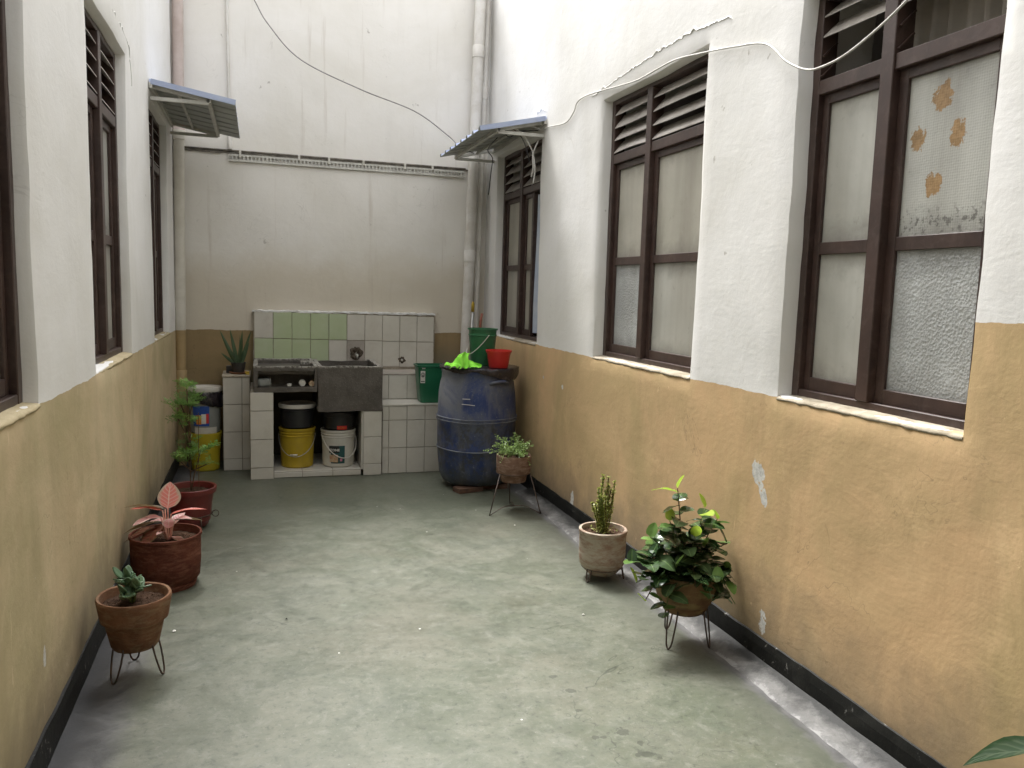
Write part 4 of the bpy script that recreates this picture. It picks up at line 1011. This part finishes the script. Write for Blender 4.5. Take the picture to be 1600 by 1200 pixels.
# ------------------------------------------------------------------ awnings
def awning(loc, sgn, L, label, out=.455, drop=.075, mid=.31):
    """local x points away from the wall (times sgn), y along the wall"""
    e = empty('awning', loc, label, 'awning', 'small metal awnings')
    g = MB(); per = .160; nrib = int(L / per)
    prof = []
    y = 0
    while y < L - .001:
        for dy, h in ((0, 0), (.012, .020), (.036, .020), (.048, 0), (per, 0)):
            if y + dy <= L: prof.append((y + dy, h))
        y += per
    for x0, nx in ((0, 6),):
        k = len(g.v)
        for i in range(7):
            x = out * i / 6
            for (yy, h) in prof: g.v.append(Vector((sgn * x, yy, -drop * i / 6 + h + .002 * noise.noise(Vector((x * 8, yy * 8, 1))))))
        m_ = len(prof)
        for i in range(6):
            for j in range(m_ - 1): 
                a = k + i * m_ + j; g.f.append((a, a + m_, a + m_ + 1, a + 1) if sgn > 0 else (a, a + 1, a + m_ + 1, a + m_))
    me = mesh(g.v, g.f); bm = bmesh.new(); bm.from_mesh(me); bmesh.ops.remove_doubles(bm, verts=bm.verts, dist=.0002)
    bmesh.ops.recalc_face_normals(bm, faces=bm.faces)
    if sum(f.normal.z for f in bm.faces) < 0: bmesh.ops.reverse_faces(bm, faces=bm.faces)
    bmesh.ops.solidify(bm, geom=bm.faces[:], thickness=.004); bm.to_mesh(me); bm.free()
    link('roof_sheet', me, M_sheet2, e)
    dm = -drop * mid / out - .015
    for yy in (.05, L - .06):
        g = MB(); g.bar((0, yy, -.012), (sgn * mid, yy, dm), .020, .022); g.put('rafter', M_steel, e)
        g = MB(); g.bar((0, yy, dm - .012), (sgn * mid, yy, dm - .012), .018, .020); g.put('brace', M_steel, e)
    g = MB(); g.bar((sgn * mid, .04, dm + .0), (sgn * mid, L - .05, dm), .022, .024); g.put('purlin', M_steel, e)
    g = MB(); g.bar((sgn * mid * .47, .06, dm * .55), (sgn * mid * .47, L - .07, dm * .55), .014, .014); g.put('purlin', M_steel, e)
    g = MB(); g.bar((sgn * .008, .0, -.016), (sgn * .008, L, -.016), .016, .03); g.put('wall_plate', M_steel, e)
    g = MB(); g.bar((sgn * out * .02, .002, .004), (sgn * out, .002, -drop + .006), .006, .030); g.put('edge_trim', M_sheet, e)
    return e
awning((XL + .004, 5.03, 2.452), 1, 1.20, 'small blue edged metal awning over farthest left window')
awning((XR - .004, 4.985, 2.452), -1, 1.26, 'small blue ribbed metal awning over farthest right window', out=.44, drop=.10)

# ------------------------------------------------------------------ cables
def cable(pts, r, mat, label, n=8, name='cable', sub=8):
    g = MB(); g.tube(spline(pts, sub), r, n); return tag(g.put(name, mat, None, smooth=True), label, 'cable')
wr = [(5.04, 2.400), (4.902, 2.389), (4.70, 2.366), (4.592, 2.366), (4.50, 2.40), (4.45, 2.444), (4.33, 2.452), (4.087, 2.430), (3.9, 2.408), (3.666, 2.386), (3.45, 2.388), (3.291, 2.385), (3.073, 2.355), (2.833, 2.315), (2.622, 2.268), (2.463, 2.165), (2.35, 2.110), (2.262, 2.100), (2.15, 2.112), (2.0, 2.16), (1.85, 2.225), (1.6, 2.33), (1.2, 2.42), (.6, 2.44)]
cable([(XR - .011 - (.02 if 2.5 > y > 1.6 else 0), y, z) for y, z in wr], .0038, M_cable, 'white cable clipped along right wall across the window heads')
cable([(-.24, 6.38, 3.80), (-.16, 6.33, 3.66), (-.014, 6.30, 3.37), (.088, 6.3, 3.205), (.31, 6.28, 2.985), (.735, 6.2, 2.80), (1.12, 6.1, 2.66), (1.36, 6.05, 2.50), (1.44, 6.0, 2.42), (1.55, 5.98, 2.37)], .0042, M_cable_g, 'thin grey cable sagging across the back wall to awning', 6)
bsx = XR
cable([(bsx - .02, 5.06, 2.40), (bsx - .10, 5.08, 2.42), (bsx - .18, 5.12, 2.415), (bsx - .12, 5.10, 2.36), (bsx - .06, 5.09, 2.26), (bsx - .04, 5.09, 2.15), (bsx - .045, 5.10, 2.06)], .0048, M_cable, 'white cable looping down in front of farthest right window')
cable([(bsx - .03, 5.07, 2.33), (bsx - .06, 5.08, 2.24), (bsx - .055, 5.08, 2.16), (bsx - .06, 5.10, 2.10)], .0045, M_cable, 'shorter white cable end hanging in front of farthest right window')
cable([(bsx - .02, 5.10, 2.40), (bsx - .14, 5.12, 2.385), (bsx - .20, 5.14, 2.35), (bsx - .23, 5.14, 2.37), (bsx - .20, 5.13, 2.405), (bsx - .12, 5.12, 2.34), (bsx - .07, 5.11, 2.20)], .0035, M_cable_d, 'black coiled cable tucked beneath the right awning')
cable([(bsx - .24, 5.3, 2.37), (bsx - .22, 5.6, 2.34), (bsx - .10, 5.9, 2.33), (bsx - .04, 6.15, 2.25), (bsx - .04, 6.2, 2.1)], .004, M_cable_d, 'dark cable trailing to back corner beneath right awning')

# ------------------------------------------------------------------ plants
def leaf_mesh(L, W_, n=6, fold=.25, droop=.35, tip=1.0, wav=0, thick=0, base=.12, seed=0, rnd_=.8):
    """leaf along +x, UV u across 0..1, v along"""
    v = []; f = []; uv = []
    cols = 4
    for i in range(n + 1):
        t = i / n; wd = W_ / 2 * max(0, math.sin(math.pi * min(1, t * (1 - base * .3) + base * .3) ** tip)) ** rnd_ if 0 < t < 1 else (W_ * .03 if t == 0 else 0)
        for j in range(cols + 1):
            s_ = j / cols * 2 - 1
            x = L * t; y = wd * s_; z = -droop * L * t * t + fold * abs(y) + wav * math.sin(t * 9 + s_ * 2 + seed) * wd
            v.append((x, y, z)); uv.append((j / cols, t))
    for i in range(n):
        for j in range(cols): a = i * (cols + 1) + j; f.append((a, a + cols + 1, a + cols + 2, a + 1))
    me = mesh(v, f, True); ul = me.uv_layers.new(name='UVMap')
    for l in me.loops: ul.data[l.index].uv = uv[l.vertex_index]
    if thick:
        bm = bmesh.new(); bm.from_mesh(me); bmesh.ops.solidify(bm, geom=bm.faces[:], thickness=thick); bm.to_mesh(me); bm.free()
        for p in me.polygons: p.use_smooth = True
    return me
def orient(pos, yaw, pitch, roll=0, s=1):
    return Matrix.Translation(pos) @ Matrix.Rotation(R(yaw), 4, 'Z') @ Matrix.Rotation(R(-pitch), 4, 'Y') @ Matrix.Rotation(R(roll), 4, 'X') @ Matrix.Diagonal((s, s, s, 1))
def with_mat(me, mat):
    m = me.copy(); m.materials.clear(); m.materials.append(mat); return m
def leaf(parent, me, mw, name='leaf', label=None):
    o = bpy.data.objects.new(name, me); COL.objects.link(o); o.parent = parent; o.matrix_basis = mw
    if label: o['label'] = label
    return o
def potted(name, loc, prof, potmat, soilr, soilz, label, wob=.0015, rz=0, n=48, hexa=False):
    e = empty(name, loc, label, 'potted plant', None, rz)
    g = MB(); g.lathe(prof, n, wob, loc[0] * 7); g.put('pot', potmat, e, auto=40, fix=True)
    g = MB()
    def sf(a, b):
        t = a * 6.2832; r = b * soilr; return (r * math.cos(t), r * math.sin(t), soilz + .006 * noise.noise(Vector((r * math.cos(t) * 40, r * math.sin(t) * 40, loc[1]))) + .006 * (1 - b) + .003 * noise.noise(Vector((r * math.cos(t) * 120, r * math.sin(t) * 120, 3))))
    g.grid(40, 12, sf); g.put('soil', M_soil, e, fix=True)
    g = MB()
    for k in range(46):
        t = random.uniform(0, 6.28); r = soilr * math.sqrt(random.random()) * .93; s_ = random.uniform(.0025, .006)
        c = Vector((r * math.cos(t), r * math.sin(t), soilz + .005))
        v = [c + Vector([random.uniform(-s_, s_) for _ in range(3)]) for _ in range(4)]; g.add(v, [(0, 1, 2), (0, 2, 3), (0, 3, 1), (1, 3, 2)])
    o = g.put('soil_crumbs', M_soil, e, fix=True); o['kind'] = 'stuff'
    return e
def hairpin_stand(loc, r, h, angs, label, spread=.03, wr_=.0032, gapw=.022):
    e = empty('plant_stand', loc, label, 'plant stand', 'wire plant stands')
    g = MB(); g.tube([(r * math.cos(k * .2618), r * math.sin(k * .2618), h) for k in range(25)], wr_, 8, False); g.put('ring', M_wire, e, smooth=True)
    for a in angs:
        c, s_ = math.cos(R(a)), math.sin(R(a)); t = Vector((-s_, c, 0)); o = Vector((c, s_, 0))
        p0 = o * r + Vector((0, 0, h)); p1 = o * (r + spread) + Vector((0, 0, wr_ + .001))
        pts = [p0 + t * gapw, p0.lerp(p1, .4) + t * gapw * .95, p0.lerp(p1, .85) + t * gapw * .6, p1.lerp(p0, .02) + t * gapw * .25, p1, p1.lerp(p0, .02) - t * gapw * .25, p0.lerp(p1, .85) - t * gapw * .6, p0.lerp(p1, .4) - t * gapw * .95, p0 - t * gapw]
        g = MB(); g.tube(spline(pts, 4), wr_, 8); g.put('leg', M_wire, e, smooth=True)
    return e

# --- succulent, front left
c1 = (-.413, 2.905)
hairpin_stand((c1[0], c1[1], 0), .072, .118, (-128, -22, 100), 'wire hairpin stand under nearest left pot, small succulent', .026)
p = potted('potted_succulent', (c1[0], c1[1], .100), [(0, .0), (.070, .0), (.077, .010), (.088, .060), (.096, .098), (.108, .102), (.118, .160), (.121, .176), (.118, .182), (.110, .180), (.106, .165), (.09, .08), (0, .07)], M_pot1, .107, .152, 'small jade succulent in weathered clay pot nearest on the left', .0025)
jm = [with_mat(leaf_mesh(.048, .032, 8, .12, -.2, .72, 0, .005, .2, 0, .6), M_lf_jade), with_mat(leaf_mesh(.038, .028, 8, .1, -.25, .7, 0, .005, .2, 0, .6), M_lf_jade)]
for k in range(5):
    a = k * 72 + 20; tp_ = Vector((.026 * math.cos(R(a)), .026 * math.sin(R(a)) , .045 + .02 * (k % 3)))
    if k == 0: tp_ = Vector((-.015, 0, .085))
    b0 = Vector((.004 * math.cos(R(a)) - .005, .004 * math.sin(R(a)), .150)); tt = b0 + tp_
    g = MB(); g.tube([b0, b0.lerp(tt, .5) + Vector((0, 0, .004)), tt], [.006, .005, .004], 7); g.put('stem', M_stem_g, p, smooth=True)
    for q in range(7 if k else 8):
        yaw = q * 137 + k * 40; pit = 2 + (q % 4) * 15 + (12 if q > 4 else 0)
        leaf(p, jm[q % 2], orient(tt - Vector((0, 0, .018 - q * .004)), yaw, pit, random.uniform(-20, 20), random.uniform(.8, 1.1)))
# --- pink aglaonema
c2 = (-.400, 3.76)
p = potted('potted_aglaonema', (c2[0], c2[1], .0), [(0, .012), (.104, .012), (.112, .0), (.122, .0), (.128, .02), (.124, .026), (.140, .044), (.146, .12), (.147, .225), (.151, .228), (.151, .24), (.142, .24), (.139, .22), (.12, .05), (0, .05)], M_pot2, .139, .208, 'pink leaved aglaonema in cylindrical red brown clay pot on left', .0015)
specs = [  # yaw (0 = right, -90 = to viewer), pitch, length, width, height of base, material
    (100, 78, .118, .098, .140, M_pk1), (185, 24, .125, .052, .135, M_pk2), (205, 8, .115, .070, .110, M_pk3), (176, 22, .16, .036, .140, M_lf_olive),
    (196, 6, .155, .044, .085, M_lf_olive), (190, -4, .15, .060, .065, M_pk4), (10, 20, .145, .034, .115, M_pk2), (-4, 16, .12, .036, .085, M_lf_olive),
    (-20, 20, .075, .045, .095, M_pk3), (-80, 62, .085, .055, .055, M_pk3), (-145, -22, .13, .095, .070, M_pk4), (215, -8, .12, .07, .040, M_pk4), (150, 10, .10, .06, .08, M_pk3), (60, 35, .10, .05, .06, M_pk3), (-110, 25, .075, .028, .045, M_pk3), (-40, 5, .10, .04, .015, M_pk4)]
ctr = Vector((.012, -.01, .210))
for k, (yw, pt, L, W_, hz, mt) in enumerate(specs):
    out = .012 + .010 * (k % 3)
    b0 = ctr + Vector((out * math.cos(R(yw)), out * math.sin(R(yw)), hz)); base = ctr + Vector((.008 * math.cos(R(yw)), .008 * math.sin(R(yw)), -.004))
    g = MB(); g.tube(spline([base, base.lerp(b0, .5) + Vector((0, 0, .012)), b0], 3), .0032, 7); g.put('leaf_stalk', M_stem_p, p, smooth=True)
    me = with_mat(leaf_mesh(L, W_, 10, .16, .10 if k == 0 else .32, .92, .10, 0, .2, k), mt)
    mw = orient(b0, yw, pt, 0, 1)
    if k == 0: mw = Matrix.Translation(b0) @ Matrix(((.12, -.95, .25, 0), (.10, -.25, -.93, 0), (.98, .12, .06, 0), (0, 0, 0, 1)))
    leaf(p, me, mw)
# --- aralia in red pot
c3 = (-.362, 4.66)
st3 = empty('plant_stand', (c3[0], c3[1], 0), 'low wire ring stand under red pot of the aralia', 'plant stand', 'wire plant stands')
g = MB(); g.tube([(.108 * math.cos(k * .2618), .108 * math.sin(k * .2618), .075) for k in range(25)], .003, 8, False); g.put('ring', M_wire, st3, smooth=True)
g = MB(); g.tube([(.126 + .018 * math.cos(k * .5236), -.02 + .004 * math.sin(k), .075 + .018 * math.sin(k * .5236)) for k in range(13)], .0025, 6, False); g.put('hook', M_wire, st3, smooth=True)
for a in (-60, 60, 180):
    g = MB(); g.tube([(.108 * math.cos(R(a)), .108 * math.sin(R(a)), .075), (.118 * math.cos(R(a)), .118 * math.sin(R(a)), .003)], .003, 6); g.put('leg', M_wire, st3, smooth=True)
p = potted('potted_aralia', (c3[0], c3[1], .012), [(0, .0), (.082, .0), (.088, .006), (.120, .185), (.132, .188), (.135, .215), (.130, .218), (.122, .215), (.116, .19), (.10, .03), (0, .03)], M_pot3, .116, .185, 'tall feathery aralia in dark red plastic pot on left', 0)
def frond_mesh(L, seed, mat):
    rnd = random.Random(seed); g = MB()
    def leaflet(c, d, up, s_):
        d = d.normalized(); side = d.cross(up).normalized()
        pts = [c, c + d * s_ * .35 + side * s_ * .32, c + d * s_ * .75 + side * s_ * .20, c + d * s_ + up * s_ * -.1, c + d * s_ * .75 - side * s_ * .20, c + d * s_ * .35 - side * s_ * .32]
        g.add(pts, [(0, 1, 2, 3), (0, 3, 4, 5)])
    g.tube([(0, 0, 0), (L * .5, 0, L * .10), (L, 0, 0)], .0009, 4)
    for i in range(7):
        t = .25 + .75 * i / 6; c = Vector((L * t, 0, L * .25 * t * (1 - t)))
        for sg in (-1, 1):
            br = Vector((rnd.uniform(.3, .7), sg * rnd.uniform(.6, 1.1), rnd.uniform(-.25, .45))) * L * .34 * (1.1 - .4 * abs(t - .5))
            for q in (.3, .55, .8, 1):
                for s2 in (-1, 1):
                    leaflet(c + br * q, br.normalized() + Vector((.4, s2 * .8, rnd.uniform(-.5, .5))), Vector((rnd.uniform(-.4, .4), rnd.uniform(-.4, .4), 1)).normalized(), L * rnd.uniform(.07, .13))
        leaflet(c, Vector((1, rnd.uniform(-.5, .5), .2)), Vector((0, 0, 1)), L * .10)
    me = mesh(g.v, g.f); me.materials.append(mat); return me
fr = [frond_mesh(.085, k, M_lf_ara if k % 2 == 0 else M_lf_ara_d) for k in range(4)]
# stems and the tufts of fronds they carry (x, y, height, radius, count)
tufts = [(-.012, -.01, .655, .042, 15), (-.045, .0, .545, .055, 17), (.018, .01, .560, .05, 13), (-.060, .01, .455, .05, 13), (.0, -.01, .440, .048, 12), (.055, -.02, .265, .055, 16), (-.015, -.01, .235, .055, 14), (.0, .02, .32, .04, 7), (.085, -.02, .175, .04, 9), (-.06, .0, .200, .04, 8)]
for k, (x, y, z, r, n_) in enumerate(tufts):
    top = Vector((x, y, .185 + z * .90)); b0 = Vector((0, 0, .185)) if k in (0, 5) else Vector((-.012 * z, -.01 * z, .185 + z * .90 * .72))
    g = MB(); g.tube(spline([b0, b0.lerp(top, .4) + Vector((.006 * math.sin(k * 2), .004, 0)), top], 4), [.0035] * 9, 6); g.put('stem', M_stem_b, p, smooth=True)
    for q in range(n_):
        yw = q * 137.5; el_ = random.uniform(-10, 50)
        leaf(p, fr[(q + k) % 4], orient(top + Vector((random.uniform(-1, 1), random.uniform(-1, 1), random.uniform(-.6, .6))) * r * .35, yw, el_, random.uniform(-30, 30), random.uniform(.45, .85) * r / .05), 'frond')
g = MB(); g.tube([(.045, -.07, .18), (.05, -.075, .64)], .0018, 6); g.put('support_stick', M_stem_b, p)

# --- snake plant on the left counter
p = potted('potted_snake_plant', (-.142, 6.17, .7065), [(0, .0), (.040, .0), (.043, .005), (.050, .062), (.054, .064), (.054, .072), (.050, .072), (.046, .06), (0, .05)], M_pot_dk, .046, .060, 'dark potted snake plant on left tiled counter beside sink', 0, n=30)
for k, (x, yw, tl_, L) in enumerate(((-.018, 180, 66, .27), (-.006, 185, 78, .26), (.004, 20, 84, .25), (.014, 10, 74, .26), (.010, -30, 80, .19), (-.012, 200, 82, .20), (.02, 15, 70, .17), (-.02, 178, 38, .13), (0, 90, 85, .22))):
    me = with_mat(leaf_mesh(L, .030 - .001 * k, 9, .35, -.06 if k != 7 else .3, .75, 0, 0, .5, k), M_lf_sn)
    leaf(p, me, orient((x, random.uniform(-.012, .012), .058), yw, tl_, 90 + random.uniform(-30, 30), 1))
g = MB(); g.lathe([(0, 0), (.052, 0), (.066, .010), (.066, .013), (.060, .011), (0, .008)], 32); tag(g.put('saucer', M_sauc, None, auto=40, fix=True, loc=(-.142, 6.17, .6955)), 'terracotta saucer beneath snake plant on left counter', 'saucer')
g = MB(); g.box((-.228, 6.20, .695), (-.185, 6.26, .748)); tag(g.put('box', M_blkp, None, bevel=.003), 'little black box behind snake plant on left counter', 'box')
g = MB(); v, f = rough_box((-.092, 6.10, .696), (-.064, 6.13, .716), .008, .008, 3, 40); g.add(v, f); tag(g.put('sponge', M_wood_y, None, fix=True), 'small yellow sponge between snake plant and sink', 'sponge')

# --- wispy plant on tall wire stand in front of the barrel
cA = (1.505, 4.65)
sa = empty('plant_stand', (cA[0], cA[1], 0), 'splayed wire stand with crossed base, in front of blue barrel', 'plant stand', 'wire plant stands')
feet = [Vector((-.185, -.13, .004)), Vector((.135, -.15, .004)), Vector((.02, .12, .004))]
tops = [Vector((-.100, -.045, .235)), Vector((.092, -.055, .235)), Vector((0, .09, .235))]
g = MB(); g.tube([(.104 * math.cos(k * .2618), .104 * math.sin(k * .2618), .235) for k in range(25)], .003, 8, False); g.put('ring', M_wire, sa, smooth=True)
for a, b in zip(tops, feet):
    g = MB(); g.tube([a, b], .0035, 7); g.put('leg', M_wire, sa, smooth=True)
hub = Vector((-.01, -.06, .030))
for b, s_ in zip(feet, (1, 1, 1)):
    g = MB(); g.tube(spline([b, b.lerp(hub, .55) + Vector((0, 0, .022)), hub + Vector((0, 0, .008))], 4), .003, 7); g.put('cross_wire', M_wire, sa, smooth=True)
p = potted('potted_herb', (cA[0], cA[1], .180), [(0, .0), (.075, .0), (.080, .01), (.088, .048), (.103, .052), (.106, .06), (.108, .158), (.106, .166), (.100, .166), (.097, .15), (.085, .06), (0, .05)], M_potA, .097, .150, 'wispy fine leaved herb in stained clay pot before blue barrel', .002, n=44)
g = MB(); gl = MB()
rnd = random.Random(5)
for k in range(85):
    a = rnd.uniform(0, 6.28); r0 = rnd.uniform(0, .08); b0 = Vector((r0 * math.cos(a), r0 * math.sin(a), .15)); out = rnd.uniform(.02, .10); hgt = rnd.uniform(.02, .13)
    if out > .08: hgt *= .4
    tip = b0 + Vector((out * math.cos(a) * (1.15 if math.cos(a) < 0 else .6), out * math.sin(a) * .8, hgt)); mid = b0.lerp(tip, .5) + Vector((0, 0, .022))
    if k % 11 == 0: tip.z -= .06
    L = spline([b0, mid, tip], 5); g.tube(L, .0005, 3, False)
    for q in L[3:]:
        for z in range(4):
            s_ = rnd.uniform(.006, .0115); q2 = q; d = Vector((rnd.uniform(-1, 1), rnd.uniform(-1, 1), rnd.uniform(-.3, 1))).normalized(); q = q2 + d * rnd.uniform(0, .008); sd_ = d.cross(Vector((rnd.uniform(-1, 1), rnd.uniform(-1, 1), 1))).normalized()
            gl.add([q, q + d * s_ * .5 + sd_ * s_ * .45, q + d * s_, q + d * s_ * .5 - sd_ * s_ * .45], [(0, 1, 2, 3)]); q = q2
o = g.put('fine_stems', M_stem_g, p); o['kind'] = 'stuff'
o = gl.put('fine_foliage', M_lf_wisp, p); o['kind'] = 'stuff'

# --- upright tiny leaved plant in crusted pot
c4 = (1.560, 3.405)
st4 = hairpin_stand((c4[0], c4[1], 0), .096, .060, (-150, -28, 90), 'low wire stand beneath lime crusted pot by right wall', .012, .0034, .012)
p = potted('potted_euphorbia', (c4[0], c4[1], .024), [(0, .0), (.062, .0), (.078, .012), (.096, .034), (.106, .050), (.111, .10), (.112, .195), (.115, .20), (.115, .216), (.110, .220), (.102, .218), (.100, .20), (.09, .05), (0, .05)], M_pot4, .101, .192, 'thin upright plant in lime crusted pot by right wall', .002)
gl = MB(); rnd = random.Random(9)
for k in range(22):
    a = rnd.uniform(0, 6.28); r0 = rnd.uniform(0, .030); b0 = Vector((r0 * math.cos(a) + .002, r0 * math.sin(a), .19)); hgt = (.28, .26, .20, .21, .25, .14, .17, .15, .18, .12, .11, .19, .13, .16, .10, .27, .22, .20, .17, .15, .23, .12)[k]
    lean = rnd.uniform(.0, .035) if hgt > .22 else rnd.uniform(-.055, .035)
    tip = b0 + Vector((lean, rnd.uniform(-.02, .02), hgt)); mid = b0.lerp(tip, .5) + Vector((rnd.uniform(-.008, .008), 0, 0))
    L = spline([b0, mid, tip], 9); g = MB(); g.tube(L, [.0028] * len(L), 6); g.put('stem', M_stem_b if k % 2 else M_stem_g, p, smooth=True)
    for q in L[3:]:
        for z in range(8 if q is not L[-1] else 16):
            s_ = rnd.uniform(.008, .016); d = Vector((rnd.uniform(-1, 1), rnd.uniform(-1, 1), rnd.uniform(-.1, .9))).normalized(); sd_ = d.cross(Vector((rnd.uniform(-1, 1), rnd.uniform(-1, 1), 1))).normalized()
            gl.add([q, q + d * s_ * .5 + sd_ * s_ * .33, q + d * s_, q + d * s_ * .5 - sd_ * s_ * .33], [(0, 1, 2, 3)])
for z in range(220):
    q = Vector((rnd.gauss(0, .023), rnd.gauss(0, .022), .20 + abs(rnd.gauss(0, .022)))); s_ = rnd.uniform(.007, .013); d = Vector((rnd.uniform(-1, 1), rnd.uniform(-1, 1), rnd.uniform(0, .9))).normalized(); sd_ = d.cross(Vector((rnd.uniform(-1, 1), rnd.uniform(-1, 1), 1))).normalized()
    gl.add([q, q + d * s_ * .5 + sd_ * s_ * .33, q + d * s_, q + d * s_ * .5 - sd_ * s_ * .33], [(0, 1, 2, 3)])
o = gl.put('tiny_leaves', M_lf_yel, p); o['kind'] = 'stuff'

# --- bushy peperomia on hairpin stand
c5 = (1.585, 2.672)
hairpin_stand((c5[0], c5[1], 0), .082, .175, (-148, -50, 95), 'tall wire hairpin stand under bushy plant by right wall', .028, .0033, .020)
p = potted('potted_peperomia', (c5[0], c5[1], .128), [(0, .0), (.072, .0), (.084, .008), (.094, .030), (.093, .034), (.104, .045), (.120, .10), (.126, .142), (.128, .155), (.122, .158), (.114, .15), (.09, .06), (0, .05)], M_pot5, .107, .135, 'bushy glossy leaved plant in mossy clay pot by right wall', .002)
LM = [leaf_mesh(.058, .046, 10, .14, .30, .80, .05, 0, .2, 1, .55), leaf_mesh(.064, .052, 10, .08, .50, .80, .07, 0, .2, 2, .55), leaf_mesh(.048, .040, 9, .16, .2, .8, .05, 0, .2, 3, .55), leaf_mesh(.044, .032, 9, .30, .0, .8, .03, 0, .2, 4, .6)]
LD = [with_mat(m_, M_lf_dark) for m_ in LM]; LN = [with_mat(m_, M_lf_new) for m_ in LM]; LG = [with_mat(m_, M_lf_mid) for m_ in LM]
rnd = random.Random(21)
# each shoot: tip offset (x, y, z above pot base), number of leaves, bright tip?
shoots = [((-.056, -.01, .462), 11, 2), ((-.085, -.02, .350), 8, 1), ((.054, -.01, .385), 10, 2), ((.100, -.02, .345), 8, 1), ((-.005, -.06, .300), 7, 1), ((.140, -.04, .265), 8, 0),
          ((-.150, -.02, .225), 9, 0), ((-.225, -.03, .215), 8, 0), ((-.215, -.05, .150), 8, 1), ((-.190, -.07, .090), 7, 1), ((-.135, -.10, .035), 7, 0), ((-.150, -.08, .16), 7, 0), ((-.035, -.13, .145), 7, 0), ((.050, -.13, .160), 8, 0),
          ((.115, -.11, .130), 8, 0), ((.155, -.05, .160), 8, 0), ((.140, -.10, .060), 7, 0), ((.02, -.15, .10), 5, 0), ((0, .10, .25), 8, 0), ((-.08, .08, .24), 7, 0), ((.08, .08, .25), 7, 0), ((-.03, -.03, .27), 8, 0), ((.04, -.05, .26), 8, 0), ((-.09, -.09, .21), 7, 0), ((-.13, .03, .28), 7, 0)]
for si, (t, n_, br) in enumerate(shoots):
    t = Vector((t[0] * 1.12, t[1] * 1.1, .135 + (t[2] - .135) * 1.10)); b0 = Vector((t.x * .25, t.y * .25, .135)); mid = b0.lerp(t, .5) + Vector((0, 0, .03 + (.03 if t.z < .15 else 0)))
    L = spline([b0, mid, t], 8); g = MB(); g.tube(L, [.0030 - .0012 * i / len(L) for i in range(len(L))], 6); g.put('stem', M_stem_b if si % 3 == 0 else M_stem_g, p, smooth=True)
    n_ += 2
    for q in range(n_):
        f_i = 1 - q * .80 / n_; pt = L[min(len(L) - 1, int(f_i * (len(L) - 1)))]
        yw = q * 137.5 + si * 61; pitch = (62 if q == 0 else rnd.uniform(0, 38)) - (18 if t.z < .15 else 0)
        pool = LD
        if br and q < br: pool = LN
        elif q < 2 and rnd.random() < .5: pool = LG
        me = pool[3 if (q == 0) else rnd.randrange(3)]
        pos = Vector(pt)
        if pos.x + c5[0] > XR - .045: pos.x = XR - .045 - c5[0]; yw = 180 + rnd.uniform(-60, 60)
        wx = c5[0] + pos.x + .065 * math.cos(R(yw))
        if wx > XR - .02: yw = 180 - yw
        leaf(p, me, orient(pos, yw, pitch, rnd.uniform(-25, 25), rnd.uniform(1.0, 1.45)))

# --- plant peeping in at the lower right
c6 = (1.64, 1.075)
p = potted('potted_dieffenbachia', (c6[0], c6[1], .0), [(0, .0), (.105, .0), (.11, .01), (.13, .27), (.138, .28), (.140, .312), (.133, .316), (.125, .31), (.12, .28), (.11, .03), (0, .03)], M_blkp, .124, .285, 'black pot with silvery variegated leaves at lower right edge', 0)
for k, (yw, pt, L, W_, hz) in enumerate(((101, -12, .23, .085, .142), (112, -30, .17, .06, .085), (120, -40, .12, .04, .07), (200, 5, .17, .06, .10), (260, 20, .18, .06, .12), (-30, 40, .12, .05, .12), (300, 30, .16, .05, .10))):
    b0 = Vector((.03 * math.cos(R(yw)), .06 * math.sin(R(yw)), .285 + hz)); base = Vector((0, 0, .28))
    g = MB(); g.tube(spline([base, base.lerp(b0, .5) + Vector((0, 0, .02)), b0], 4), .004, 7); g.put('leaf_stalk', M_stem_g, p, smooth=True)
    me = with_mat(leaf_mesh(L, W_, 10, .25, .45, .85, .14, 0, .2, k), M_r4)
    leaf(p, me, orient(b0, yw, pt, 38 if k == 0 else random.uniform(-15, 15)))

# small litter flecks on the floor
rnd = random.Random(3)
for i, (x, y, r, lab) in enumerate(((-.321, 3.226, .010, 'white paper scrap on floor right of nearest left pot'), (1.30, 3.0, .006, 'tiny white fleck on floor left of bushy plant stand'), (.10, 3.24, .005, 'dark crumb on floor in open middle left'), (1.41, 4.30, .006, 'white fleck on floor before splayed stand'))):
    g = MB(); n = 7
    v = [(x + r * rnd.uniform(.6, 1.2) * math.cos(6.28 * k / n), y + r * rnd.uniform(.6, 1.2) * math.sin(6.28 * k / n), .004) for k in range(n)] + [(x, y, .009)]
    g.add(v, [(k, (k + 1) % n, n) for k in range(n)] + [tuple(range(n))[::-1]]); tag(g.put('litter', M_lblw if i != 2 else M_lblk, None, fix=True), lab, 'litter')
